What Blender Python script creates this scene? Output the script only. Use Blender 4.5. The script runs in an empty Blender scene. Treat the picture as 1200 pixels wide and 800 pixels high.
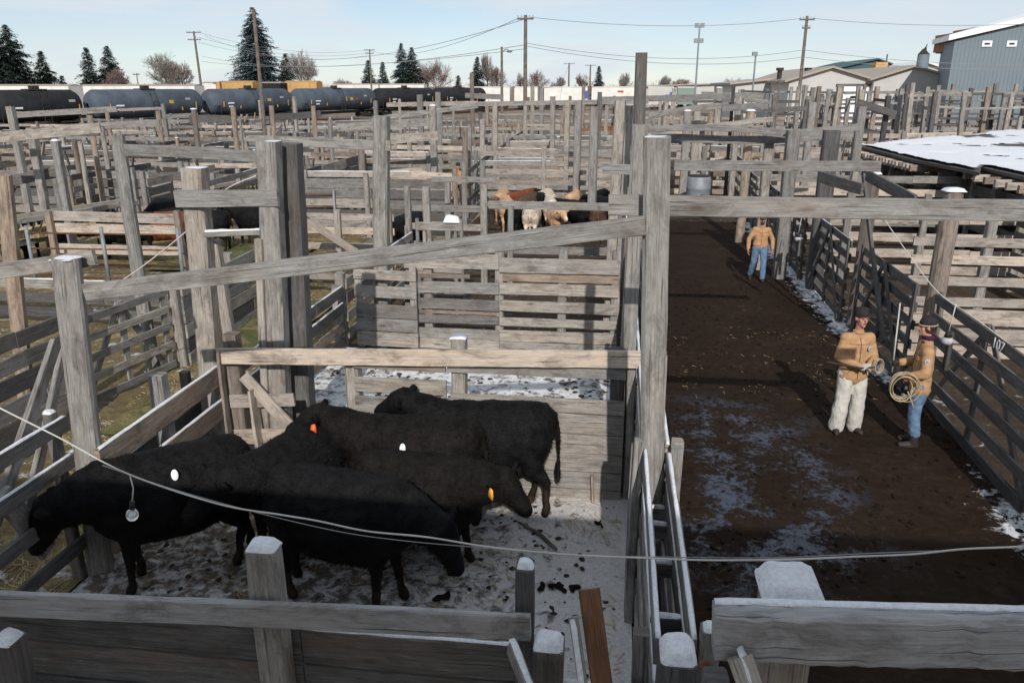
import bpy, bmesh, math, random
from math import radians as R, sin, cos, pi
from mathutils import Vector, Matrix, noise
SC = bpy.context.scene
COL = SC.collection
rnd = random.Random(7)
# ------------------------------------------------------------------ camera
FPX = 933.0; CAMH = 4.8; PITCH = math.atan(300/FPX); YAW = math.atan(127/FPX*cos(PITCH))
cam = bpy.data.cameras.new('camera'); camo = bpy.data.objects.new('camera', cam); COL.objects.link(camo)
cam.sensor_width = 36; cam.lens = 36*FPX/1200; cam.clip_start = 0.05; cam.clip_end = 6000
camo.location = (0, 0, CAMH); camo.rotation_euler = (pi/2-PITCH, 0, YAW)
SC.camera = camo
# ------------------------------------------------------------------ light
SUN_EL = R(31); SUN_AZ = R(173)          # azimuth clockwise from +Y: behind the camera, a little to the right
w = bpy.data.worlds.new("World"); SC.world = w; w.use_nodes = True
nt = w.node_tree; nt.nodes.clear()
def N(nt, t, **k):
    n = nt.nodes.new(t)
    for a, b in k.items():
        if a == 'inp':
            for i, v in b.items(): n.inputs[i].default_value = v
        else: setattr(n, a, b)
    return n
out = N(nt, 'ShaderNodeOutputWorld'); bg = N(nt, 'ShaderNodeBackground', inp={1: 0.10})
sky = N(nt, 'ShaderNodeTexSky'); sky.sky_type = 'NISHITA'; sky.sun_disc = False
sky.sun_elevation = SUN_EL; sky.sun_rotation = SUN_AZ; sky.altitude = 1400; sky.air_density = 0.9; sky.dust_density = 0.4; sky.ozone_density = 1.6
tc = N(nt, 'ShaderNodeTexCoord'); mp = N(nt, 'ShaderNodeMapping'); mp.inputs['Scale'].default_value = (1.3, 1.3, 7.0); mp.inputs['Rotation'].default_value = (0, R(4), R(20))
n1 = N(nt, 'ShaderNodeTexNoise', inp={'Scale': 3.2, 'Detail': 8, 'Roughness': .58, 'Distortion': .7})
cr = N(nt, 'ShaderNodeValToRGB'); cr.color_ramp.elements[0].position = .36; cr.color_ramp.elements[0].color = (.34, .34, .34, 1); cr.color_ramp.elements[1].position = .62; cr.color_ramp.elements[1].color = (.92, .92, .92, 1)
mx = N(nt, 'ShaderNodeMixRGB'); mx.inputs[2].default_value = (7.6, 8.3, 9.0, 1)
L = nt.links.new
L(tc.outputs['Generated'], mp.inputs[0]); L(mp.outputs[0], n1.inputs[0]); L(n1.outputs[0], cr.inputs[0]); L(cr.outputs[0], mx.inputs[0])
L(sky.outputs[0], mx.inputs[1]); L(mx.outputs[0], bg.inputs[0]); L(bg.outputs[0], out.inputs[0])
sl = bpy.data.lights.new('sun', 'SUN'); sl.energy = 4.0; sl.angle = R(.53); sl.color = (1, .95, .89)
so = bpy.data.objects.new('sun', sl); COL.objects.link(so)
sd = Vector((sin(SUN_AZ)*cos(SUN_EL), cos(SUN_AZ)*cos(SUN_EL), sin(SUN_EL)))
so.rotation_euler = sd.to_track_quat('Z', 'Y').to_euler(); so.location = (0, -20, 30)
SC.view_settings.view_transform = 'Standard'; SC.view_settings.look = 'None'; SC.view_settings.exposure = -0.08; SC.view_settings.gamma = 1
# ------------------------------------------------------------------ measured positions (photo 1200x800 -> a plane of the place)
def ray(px, py):
    x = (px-600)/FPX; u = (400-py)/FPX
    fh = cos(PITCH)+u*sin(PITCH); z = u*cos(PITCH)-sin(PITCH)
    return Vector((x*cos(YAW)-fh*sin(YAW), x*sin(YAW)+fh*cos(YAW), z))
def AZ(px, py, z=0): r = ray(px, py); t = (z-CAMH)/r.z; return Vector((r.x*t, r.y*t, z))
def AY(px, py, y): r = ray(px, py); t = y/r.y; return Vector((r.x*t, y, CAMH+r.z*t))
def AX(px, py, x): r = ray(px, py); t = x/r.x; return Vector((x, r.y*t, CAMH+r.z*t))
# ------------------------------------------------------------------ materials
def mat(name, rough=.8, spec=.3):
    m = bpy.data.materials.new(name); m.use_nodes = True
    b = m.node_tree.nodes['Principled BSDF']; b.inputs['Roughness'].default_value = rough
    b.inputs['Specular IOR Level'].default_value = spec
    return m, m.node_tree, b
def ramp(nt, pts, src=None):
    r = nt.nodes.new('ShaderNodeValToRGB'); e = r.color_ramp.elements
    while len(e) < len(pts): e.new(.5)
    for i, (p, c) in enumerate(pts):
        e[i].position = p; e[i].color = (*c, 1) if isinstance(c, tuple) else (c, c, c, 1)
    if src: nt.links.new(src, r.inputs[0])
    return r.outputs[0]
def noi(nt, vec, scale, detail=3, rough=.5, dist=0, which=0):
    n = nt.nodes.new('ShaderNodeTexNoise'); n.inputs['Scale'].default_value = scale; n.inputs['Detail'].default_value = detail
    n.inputs['Roughness'].default_value = rough; n.inputs['Distortion'].default_value = dist
    if vec: nt.links.new(vec, n.inputs[0])
    return n.outputs[which]
def mapn(nt, vec, sc, loc=(0, 0, 0)):
    m = nt.nodes.new('ShaderNodeMapping'); m.inputs['Scale'].default_value = sc; m.inputs['Location'].default_value = loc
    nt.links.new(vec, m.inputs[0]); return m.outputs[0]
def mixc(nt, f, a, b, mode='MIX'):
    m = nt.nodes.new('ShaderNodeMixRGB'); m.blend_type = mode
    for i, v in enumerate((f, a, b)):
        if hasattr(v, 'links'): nt.links.new(v, m.inputs[i])
        else: m.inputs[i].default_value = v if (i == 0) else (*v, 1)
    return m.outputs[0]
def mth(nt, op, a, b=None, c=None):
    m = nt.nodes.new('ShaderNodeMath'); m.operation = op
    for i, v in enumerate((a, b, c)):
        if v is None: continue
        if hasattr(v, 'links'): nt.links.new(v, m.inputs[i])
        else: m.inputs[i].default_value = v
    return m.outputs[0]
def bump(nt, b, h, st=.4, d=.01):
    n = nt.nodes.new('ShaderNodeBump'); n.inputs['Strength'].default_value = st; n.inputs['Distance'].default_value = d
    nt.links.new(h, n.inputs['Height']); nt.links.new(n.outputs[0], b.inputs['Normal'])
M = {}
def wood(key, name, c0, c1, c2, stain=(.30, .19, .12), lichen=0.0):
    m, nt, b = mat(name, .86, .2)
    uv = nt.nodes.new('ShaderNodeUVMap').outputs[0]
    fine = noi(nt, mapn(nt, uv, (4.5, 150, 1)), 1.0, 4, .7, .2)
    band = noi(nt, mapn(nt, uv, (1.5, 26, 1)), 1.0, 6, .65, .5)
    big = noi(nt, mapn(nt, uv, (.75, 1.6, 1), (3.1, 7.7, 0)), 1.0, 3, .6)
    tint = noi(nt, mapn(nt, uv, (.045, .02, 1)), 1.0, 0)
    iso = noi(nt, mapn(nt, uv, (3.0, 8, 1), (5, 5, 0)), 1.0, 7, .75)
    v = mth(nt, 'ADD', mth(nt, 'ADD', mth(nt, 'MULTIPLY', fine, .42), mth(nt, 'MULTIPLY', band, .33)), mth(nt, 'MULTIPLY', iso, .25))
    c = ramp(nt, [(.34, c0), (.50, c1), (.64, c2)], v)
    c = mixc(nt, ramp(nt, [(.52, 0.0), (.72, .55)], big), c, stain)
    oi = nt.nodes.new('ShaderNodeObjectInfo').outputs['Random']
    t2 = mth(nt, 'ADD', mth(nt, 'MULTIPLY', oi, .55), mth(nt, 'MULTIPLY', tint, .9))
    c = mixc(nt, 1.0, c, ramp(nt, [(.25, (.50, .50, .53)), (.6, (.90, .90, .90)), (1.0, (1.3, 1.22, 1.12))], t2), 'MULTIPLY')
    vo = nt.nodes.new('ShaderNodeTexVoronoi'); vo.inputs['Scale'].default_value = 1.0
    nt.links.new(mapn(nt, uv, (1.5, 5.5, 1)), vo.inputs[0])
    kn = ramp(nt, [(.04, 1.0), (.12, .25), (.17, 0.0)], vo.outputs['Distance'])
    dirt = ramp(nt, [(.48, 0.0), (.66, .6)], noi(nt, mapn(nt, uv, (2.2, 5, 1), (1.7, 9.1, 0)), 1.0, 6, .75, .5))
    c = mixc(nt, dirt, c, (.075, .062, .052))
    c = mixc(nt, mth(nt, 'MULTIPLY', kn, .75), c, (.07, .045, .03))
    crk = ramp(nt, [(.62, 0.0), (.68, 1.0)], noi(nt, mapn(nt, uv, (1.1, 60, 1), (9, 2, 0)), 1.0, 3, .5, .1))
    c = mixc(nt, mth(nt, 'MULTIPLY', crk, .7), c, (.035, .03, .027))
    if lichen:
        c = mixc(nt, mth(nt, 'MULTIPLY', ramp(nt, [(.55, 0.0), (.7, 1.0)], noi(nt, mapn(nt, uv, (5, 9, 1)), 1.0, 5, .7)), lichen), c, (.20, .19, .07))
    nt.links.new(c, b.inputs['Base Color'])
    h = mth(nt, 'SUBTRACT', mth(nt, 'ADD', fine, mth(nt, 'MULTIPLY', band, .6)), mth(nt, 'MULTIPLY', crk, 1.6))
    bump(nt, b, h, .55, .006)
    M[key] = m
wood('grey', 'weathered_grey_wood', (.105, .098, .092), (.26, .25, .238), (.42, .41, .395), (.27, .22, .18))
wood('dark', 'dark_and_shaded_grey_wood', (.04, .039, .04), (.11, .108, .108), (.20, .197, .197), (.14, .10, .075))  # dark boards; the tone also stands in for shade on rails turned from the sun
wood('warm', 'brownish_wood', (.11, .085, .07), (.255, .21, .175), (.39, .345, .305), (.25, .16, .11))
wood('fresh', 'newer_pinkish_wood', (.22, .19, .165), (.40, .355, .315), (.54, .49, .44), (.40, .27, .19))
wood('red', 'reddish_brown_wood', (.07, .032, .018), (.20, .095, .05), (.30, .16, .095), (.10, .05, .03))
wood('moss', 'mossy_grey_wood', (.16, .145, .125), (.35, .33, .30), (.50, .48, .45), lichen=.3)
wood('pale', 'pale_grey_wood', (.24, .23, .225), (.43, .42, .41), (.57, .56, .55), (.30, .25, .21))
def snowmat():
    m, nt, b = mat('snow', .6, .3)
    co = nt.nodes.new('ShaderNodeTexCoord').outputs['Object']
    n = noi(nt, co, 40, 4, .6)
    nt.links.new(ramp(nt, [(.2, (.58, .59, .62)), (.6, (.78, .79, .82))], n), b.inputs['Base Color'])
    bump(nt, b, mth(nt, 'ADD', n, noi(nt, co, 12, 4, .7)), .6, .02); M['snow'] = m
snowmat()
def flat(key, name, c, rough=.7, spec=.3, var=.25, sc=8, metal=0, bmp=.15):
    m, nt, b = mat(name, rough, spec); b.inputs['Metallic'].default_value = metal
    co = nt.nodes.new('ShaderNodeTexCoord').outputs['Object']; n = noi(nt, co, sc, 5, .6)
    lo = tuple(x*(1-var) for x in c); hi = tuple(min(1, x*(1+var)) for x in c)
    nt.links.new(ramp(nt, [(.3, lo), (.7, hi)], n), b.inputs['Base Color'])
    if bmp: bump(nt, b, n, bmp, .01)
    M[key] = m; return m, nt, b
flat('hoof', 'hoof', (.03, .025, .02)); flat('skin', 'skin', (.50, .25, .18), .6, .3, .15, 30)
flat('skinred', 'ruddy_skin', (.46, .21, .165), .6, .3, .12, 30)
flat('canvas', 'tan_canvas', (.42, .25, .135), .9, .1, .2, 9, 0, .5); flat('denim', 'blue_denim', (.12, .19, .30), .9, .1, .3, 14, 0, .4)
flat('cream', 'cream_leather', (.52, .50, .46), .85, .15, .18, 7, 0, .5); flat('boot', 'dark_boot', (.035, .028, .024), .6, .3)
flat('glove', 'pale_work_glove', (.42, .38, .34), .9, .1); flat('beanie', 'dark_knit', (.035, .03, .032), .95, .05, .3, 60, 0, .8)
flat('purple', 'purple_scarf', (.05, .022, .06), .95, .05); flat('maroon', 'maroon_collar', (.17, .02, .03), .95, .05)
flat('browncap', 'brown_cap', (.09, .05, .03), .9, .1); flat('rope', 'tan_rope', (.40, .32, .21), .8, .2, .3, 60)
flat('hair', 'brown_hair', (.08, .045, .025), .8); flat('eye', 'dark_eye', (.01, .01, .01), .2, .5)
flat('cable', 'pale_cable', (.52, .50, .47), .5, .4, .2, 5, 0, 0); flat('cablegrey', 'grey_cable', (.26, .25, .24), .5, .4, .1, 5, 0, 0); flat('iron', 'rusty_iron', (.16, .07, .04), .7, .3, .5, 20, .3, .4)
flat('pipe', 'galvanised_pipe', (.22, .24, .26), .6, .4, .2, 6, .2); flat('black', 'black_rubber', (.02, .02, .02), .6, .3)
flat('white', 'white_paint', (.78, .79, .80), .6, .3, .08, 4, 0, 0); flat('orange', 'orange_plastic', (.75, .13, .03), .5, .4, .1, 4, 0, 0)
flat('amber', 'amber_plastic', (.70, .33, .04), .5, .4, .1, 4, 0, 0); flat('patch', 'patch', (.38, .38, .40), .8)
flat('stick', 'white_stick', (.50, .49, .46), .5); flat('concrete', 'concrete', (.36, .35, .33), .9, .2, .2, 3)
flat('polewood', 'dark_utility_pole', (.16, .13, .11), .9, .1, .3, 5); flat('straw', 'straw', (.42, .32, .17), .9, .1, .4, 12)
flat('tankblack', 'black_tank_paint', (.022, .023, .026), .78, .15, .3, 1.2, 0, 0); flat('tankgrey', 'grey_blue_tank_paint', (.075, .092, .115), .78, .15, .3, .7, 0, 0)
flat('yellow', 'yellow_paint', (.50, .33, .06), .6); flat('boxyellow', 'orange_yellow_railcar_paint', (.50, .30, .12), .7, .3, .12, 1, 0, 0)
flat('reefer', 'white_railcar_paint', (.70, .67, .62), .7, .3, .12, .8, 0, 0); flat('bluemark', 'blue_marking', (.05, .12, .40), .7, .3, .05)
flat('redmark', 'red_marking', (.5, .06, .05), .7); flat('greenpaint', 'grey_green_paint', (.20, .27, .22), .7, .3, .1, 2)
flat('wheel', 'dirty_steel', (.05, .045, .04), .7, .3, .3, 6, .5)
flat('roofbeige', 'beige_metal_roof', (.36, .30, .25), .6, .3, .12, .6); flat('wallbeige', 'pale_metal_cladding', (.50, .49, .47), .7, .3, .08, .4)
flat('wallblue', 'blue_grey_cladding', (.165, .205, .23), .6, .3, .05, .3, 0, 0); flat('rust', 'rusty_red_cladding', (.30, .155, .10), .8, .2, .25, .6)
flat('teal', 'dark_teal_roof', (.05, .10, .11), .7); flat('glass', 'dark_window_glass', (.02, .03, .04), .1, .6, .1, 2, 0, 0)
flat('bark', 'bark', (.13, .095, .075), .95, .1, .3, 14); flat('twig', 'reddish_bare_twigs', (.20, .135, .12), .95, .1, .3, 2); flat('twiggrey', 'grey_bare_twigs', (.22, .19, .17), .95, .1, .3, 2)
flat('needle', 'dark_conifer_needles', (.036, .052, .042), .9, .1, .6, 1.2, 0, 0); flat('needleblue', 'blue_spruce_needles', (.055, .08, .085), .9, .1, .5, 1.2, 0, 0)
flat('clod', 'mud_clod', (.016, .0105, .0075), .9, .08, .4, 20, 0, .5)
flat('bush', 'dark_hedge', (.06, .055, .04), .9, .1, .5, 3)
gm, gnt, gb = mat('bulb_glass', .05, .5); gb.inputs['Transmission Weight'].default_value = .85; gb.inputs['Base Color'].default_value = (.9, .93, .95, 1); M['bulb'] = gm
def hide(key, name, c, dirt, lo=.75, warm=None):
    m, nt, b = mat(name, .62, .25)
    tcn = nt.nodes.new('ShaderNodeTexCoord').outputs['Object']
    n = noi(nt, tcn, 5, 5, .65, .4); f = noi(nt, mapn(nt, tcn, (30, 30, 90)), 1, 3)
    hi = tuple(min(1, x*1.9+.004) for x in c)
    col = ramp(nt, [(.35, c), (.68, hi)], n)
    if warm: col = mixc(nt, ramp(nt, [(.5, 0.0), (.7, .6)], noi(nt, tcn, 2.2, 3)), col, warm)
    sp = nt.nodes.new('ShaderNodeSeparateXYZ'); nt.links.new(tcn, sp.inputs[0])
    z = mth(nt, 'ADD', sp.outputs['Z'], mth(nt, 'MULTIPLY', n, .5))
    mk = ramp(nt, [(.45, .85), (lo, 0.0)], z)
    mk = mth(nt, 'MULTIPLY', mk, ramp(nt, [(.4, .15), (.62, 1.0)], noi(nt, tcn, 9, 4, .6)))
    col = mixc(nt, mk, col, dirt); nt.links.new(col, b.inputs['Base Color'])
    fl = ramp(nt, [(.70, 0.0), (.76, 1.0)], noi(nt, tcn, 22, 4, .7))
    col2 = mixc(nt, mth(nt, 'MULTIPLY', fl, .35), col, (.05, .04, .03)); nt.links.new(col2, b.inputs['Base Color'])
    b.inputs['Specular IOR Level'].default_value = .09
    bump(nt, b, mth(nt, 'ADD', n, f), .7, .02); M[key] = m
hide('cowblack', 'black_winter_coat', (.0045, .0042, .0045), (.05, .034, .022))
hide('cowsmoky', 'brownish_black_coat', (.0058, .0048, .0042), (.05, .034, .022))
hide('cowred', 'red_brown_coat', (.12, .035, .018), (.08, .05, .03)); hide('cowtan', 'tan_coat', (.36, .22, .13), (.2, .13, .08), .6, (.5, .36, .25))
hide('cowcream', 'cream_coat', (.42, .35, .28), (.2, .14, .09), .6); hide('cowbrown', 'dark_brown_coat', (.06, .035, .022), (.10, .06, .04))
# ------------------------------------------------------------------ object helpers
def mesh(name, vs, fs, m=None, uvs=None, smooth=False):
    me = bpy.data.meshes.new(name); me.from_pydata([tuple(v) for v in vs], [], fs)
    if m: me.materials.append(m)
    if uvs is not None:
        ul = me.uv_layers.new(name='UVMap'); flatl = [c for uv in uvs for c in uv]
        ul.data.foreach_set('uv', flatl)
    if smooth: me.polygons.foreach_set('use_smooth', [True]*len(fs))
    me.update(); return me
def thing(name, label, cat, loc=(0, 0, 0), group=None, kind=None):
    o = bpy.data.objects.new(name, None); COL.objects.link(o); o.location = loc; o.empty_display_size = .2
    o['label'] = label; o['category'] = cat
    if group: o['group'] = group
    if kind: o['kind'] = kind
    return o
def tag(o, label, cat, group=None, kind=None):
    o['label'] = label; o['category'] = cat
    if group: o['group'] = group
    if kind: o['kind'] = kind
    return o
def link(me, name, parent=None, loc=None):
    o = bpy.data.objects.new(name, me); COL.objects.link(o)
    if parent: o.parent = parent
    if loc is not None: o.location = loc
    return o
class MB:                                   # gathers quads in world space
    def __init__(s): s.v = []; s.f = []; s.uv = []
    def add(s, vs, fs, uvs=None):
        k = len(s.v); s.v += [Vector(v) for v in vs]
        for i, f in enumerate(fs):
            s.f.append(tuple(a+k for a in f)); s.uv += (uvs[i] if uvs else [(0, 0)]*len(f))
    def beam(s, a, b, w, t, up=(0, 0, 1), jit=.004, seg=.6, taper=1, bow=0):
        a = Vector(a); b = Vector(b); d = b-a; Ln = d.length
        if Ln < 1e-5: return
        d.normalize(); up = Vector(up)
        if abs(d.dot(up)) > .97: up = Vector((0, 1, 0)) if abs(d.y) < .9 else Vector((1, 0, 0))
        sd_ = d.cross(up).normalized(); u2 = sd_.cross(d).normalized()
        n = max(1, int(Ln/seg)); c = min(w, t)*.12
        prof = [(-t/2, -w/2+c), (-t/2, w/2-c), (-t/2+c, w/2), (t/2-c, w/2), (t/2, w/2-c), (t/2, -w/2+c), (t/2-c, -w/2), (-t/2+c, -w/2)]
        per = [0]
        for i in range(8):
            p, q = prof[i], prof[(i+1) % 8]; per.append(per[-1]+math.hypot(p[0]-q[0], p[1]-q[1]))
        uo = rnd.uniform(0, 400); vo = rnd.uniform(0, 60); vs = []
        ph = rnd.uniform(0, 6)
        for i in range(n+1):
            k = i/n; p = a+d*Ln*k; sc = 1+(taper-1)*k
            off = u2*(bow*4*k*(1-k)) + sd_*(jit*1.5*sin(ph+k*5)) if n > 1 else Vector((0, 0, 0))
            for (x, y) in prof:
                jx = rnd.uniform(-jit, jit); jy = rnd.uniform(-jit, jit)
                vs.append(p+off+sd_*(x*sc+jx)+u2*(y*sc+jy))
        fs = []; uvs = []
        for i in range(n):
            for j in range(8):
                j2 = (j+1) % 8
                fs.append((i*8+j, i*8+j2, (i+1)*8+j2, (i+1)*8+j))
                u0 = uo+Ln*i/n; u1 = uo+Ln*(i+1)/n
                uvs.append([(u0, vo+per[j]), (u0, vo+per[j+1]), (u1, vo+per[j+1]), (u1, vo+per[j])])
        fs.append(tuple(range(7, -1, -1))); uvs.append([(uo+prof[j][0]*.6, vo+prof[j][1]) for j in range(7, -1, -1)])
        e = n*8; fs.append(tuple(range(e, e+8))); uvs.append([(uo+prof[j][0]*.6, vo+prof[j][1]) for j in range(8)])
        s.add(vs, fs, uvs)
    def log(s, a, b, r0, r1, jit=.006, seg=.5, ns=10):
        a = Vector(a); b = Vector(b); d = (b-a); Ln = d.length; d.normalize()
        x = d.orthogonal().normalized(); y = d.cross(x); n = max(1, int(Ln/seg)); vs = []; fs = []; uvs = []
        uo = rnd.uniform(0, 400); vo = rnd.uniform(0, 60)
        rr = [rnd.uniform(.93, 1.07) for _ in range(ns)]
        for i in range(n+1):
            k = i/n; r = r0+(r1-r0)*k
            for j in range(ns):
                an = 2*pi*j/ns; q = r*rr[j]+rnd.uniform(-jit, jit)
                vs.append(a+d*Ln*k+x*cos(an)*q+y*sin(an)*q)
        for i in range(n):
            for j in range(ns):
                j2 = (j+1) % ns; fs.append((i*ns+j, i*ns+j2, (i+1)*ns+j2, (i+1)*ns+j))
                u0 = uo+Ln*i/n; u1 = uo+Ln*(i+1)/n; c0 = vo+2*pi*r0*j/ns; c1 = vo+2*pi*r0*(j+1)/ns
                uvs.append([(u0, c0), (u0, c1), (u1, c1), (u1, c0)])
        fs.append(tuple(range(ns-1, -1, -1))); uvs.append([(uo+cos(j)*.1, vo+sin(j)*.1) for j in range(ns)])
        fs.append(tuple(range(n*ns, n*ns+ns))); uvs.append([(uo+cos(j)*.1, vo+sin(j)*.1) for j in range(ns)])
        s.add(vs, fs, uvs)
    def tube(s, pts, r, ns=6):
        pts = [Vector(p) for p in pts]; vs = []; fs = []
        for i, p in enumerate(pts):
            d = (pts[min(i+1, len(pts)-1)]-pts[max(i-1, 0)]).normalized()
            x = d.cross(Vector((0.013, .31, .95))).normalized(); y = d.cross(x)
            rr = r[i] if isinstance(r, (list, tuple)) else r
            for j in range(ns):
                an = 2*pi*j/ns; vs.append(p+x*cos(an)*rr+y*sin(an)*rr)
        for i in range(len(pts)-1):
            for j in range(ns): fs.append((i*ns+j, i*ns+(j+1) % ns, (i+1)*ns+(j+1) % ns, (i+1)*ns+j))
        fs.append(tuple(range(ns-1, -1, -1))); e = (len(pts)-1)*ns; fs.append(tuple(range(e, e+ns)))
        s.add(vs, fs)
    def box(s, a, b):
        (x0, y0, z0), (x1, y1, z1) = a, b
        vs = [(x0, y0, z0), (x1, y0, z0), (x1, y1, z0), (x0, y1, z0), (x0, y0, z1), (x1, y0, z1), (x1, y1, z1), (x0, y1, z1)]
        fs = [(0, 3, 2, 1), (4, 5, 6, 7), (0, 1, 5, 4), (1, 2, 6, 5), (2, 3, 7, 6), (3, 0, 4, 7)]
        s.add(vs, fs, [[(rnd.random(), rnd.random()) for _ in f] for f in fs])
    def ell(s, c, r, rot=None, nu=12, nv=8):
        c = Vector(c); vs = [c+((rot @ Vector((0, 0, -r[2]))) if rot else Vector((0, 0, -r[2])))]; fs = []
        for i in range(1, nv):
            ph = -pi/2+pi*i/nv
            for j in range(nu):
                an = 2*pi*j/nu; p = Vector((r[0]*cos(ph)*cos(an), r[1]*cos(ph)*sin(an), r[2]*sin(ph)))
                vs.append(c+(rot @ p if rot else p))
        vs.append(c+((rot @ Vector((0, 0, r[2]))) if rot else Vector((0, 0, r[2])))); T = len(vs)-1
        for j in range(nu): fs.append((0, 1+(j+1) % nu, 1+j))
        for i in range(nv-2):
            for j in range(nu):
                a = 1+i*nu+j; b_ = 1+i*nu+(j+1) % nu; fs.append((a, b_, b_+nu, a+nu))
        for j in range(nu): fs.append((T, T-nu+j, T-nu+(j+1) % nu))
        s.add(vs, fs)
    def caps(s, pts, ns=12):                # chain of (point, radius): round joints + cones
        for (p, r) in pts: s.ell(p, (r, r, r), None, ns, 8)
        for (p, r), (q, r2) in zip(pts, pts[1:]):
            p = Vector(p); q = Vector(q); d = q-p
            if d.length < 1e-4: continue
            s.tube([p, q], [r, r2], ns)
    def build(s, name, m, parent=None, smooth=False, loc=None):
        o0 = Vector(parent.matrix_basis.translation) if (parent and parent.parent is None) else Vector((0, 0, 0))
        if parent and parent.parent: o0 = Vector(parent.parent.location)+Vector(parent.location)
        if loc is not None: o0 = Vector(loc)
        vs = [v-o0 for v in s.v]
        me = mesh(name, vs, s.f, m if not isinstance(m, str) else M[m], s.uv, smooth)
        return link(me, name, parent, loc if (loc is not None and not parent) else None)
def remesh(mb, voxel, smooth=4, disp=0, dscale=8, aniso=None):
    me = bpy.data.meshes.new('tmp'); me.from_pydata([tuple(v) for v in mb.v], [], mb.f)
    o = bpy.data.objects.new('tmp', me); COL.objects.link(o)
    r = o.modifiers.new('r', 'REMESH'); r.mode = 'VOXEL'; r.voxel_size = voxel
    if smooth: sm = o.modifiers.new('s', 'SMOOTH'); sm.factor = .5; sm.iterations = smooth
    dg = bpy.context.evaluated_depsgraph_get(); ev = o.evaluated_get(dg)
    res = bpy.data.meshes.new_from_object(ev); bpy.data.objects.remove(o)
    if disp:
        res.update(); ns = [v.normal.copy() for v in res.vertices]
        for v, n in zip(res.vertices, ns):
            c = v.co*dscale
            if aniso: c = Vector((v.co.x*aniso[0], v.co.y*aniso[1], v.co.z*aniso[2]))
            v.co += n*disp*(noise.noise(c)+.5*noise.noise(c*2.3))
    res.polygons.foreach_set('use_smooth', [True]*len(res.polygons)); res.update()
    return res
def solid_part(mb, name, m, parent, voxel, smooth=3, disp=0, dscale=8, aniso=None):
    me = remesh(mb, voxel, smooth, disp, dscale, aniso); me.name = name; me.materials.append(M[m] if isinstance(m, str) else m)
    return link(me, name, parent)
def snow_strip(a, b, wd, h=.03, mb=None):       # lumpy snow lying along a board's top edge
    mb = mb or MB(); a = Vector(a); b = Vector(b); d = b-a; Ln = d.length; d.normalize(); s = d.cross(Vector((0, 0, 1))).normalized()
    n = max(2, int(Ln/.05)); n = min(n, 160); vs = []; fs = []; sd2 = rnd.uniform(0, 99)
    for i in range(n+1):
        k = i/n; q = .75+.55*noise.noise(Vector((k*Ln*2.2, sd2, 0)))+.2*noise.noise(Vector((k*Ln*11, sd2, 3)))
        hh = h*q*(0.35 if i in (0, n) else 1); ww = wd*.5*(.78+.2*noise.noise(Vector((k*Ln*6, sd2, 8))))
        for j in range(6):
            an = pi*j/5; vs.append(a+d*Ln*k+s*(ww*cos(an))+Vector((0, 0, max(.0, hh)*sin(an)**.6-.002)))
    for i in range(n):
        for j in range(5): fs.append((i*6+j, i*6+j+1, (i+1)*6+j+1, (i+1)*6+j))
    fs.append((0, 5, 4, 3, 2, 1)); e = n*6; fs.append((e, e+1, e+2, e+3, e+4, e+5))
    mb.add(vs, fs); return mb
def snow_cap(c, wx, wy, h=.06, tilt=(0, 0), mb=None, rz=0):
    mb = mb or MB(); n = 9; vs = []; fs = []; sd2 = rnd.uniform(0, 99)
    for i in range(n):
        for j in range(n):
            u = i/(n-1)*2-1; v = j/(n-1)*2-1
            e = (1-abs(u)**4)*(1-abs(v)**4); z = h*(e**.5)*(1+.25*noise.noise(Vector((u*1.2+sd2, v*1.2, 0)))) if e > 0 else 0
            mm = max(abs(u), abs(v), 1e-6); q8 = (abs(u)**8+abs(v)**8)**.125; fr = mm/q8 if q8 > 1e-6 else 1
            x = u*fr*wx/2*1.0; y = v*fr*wy/2*1.0; X = x*cos(rz)-y*sin(rz); Y = x*sin(rz)+y*cos(rz)
            vs.append(Vector(c)+Vector((X, Y, z-.006+x*tilt[0]+y*tilt[1])))
    for i in range(n-1):
        for j in range(n-1): fs.append((i*n+j, (i+1)*n+j, (i+1)*n+j+1, i*n+j+1))
    mb.add(vs, fs); return mb
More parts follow.
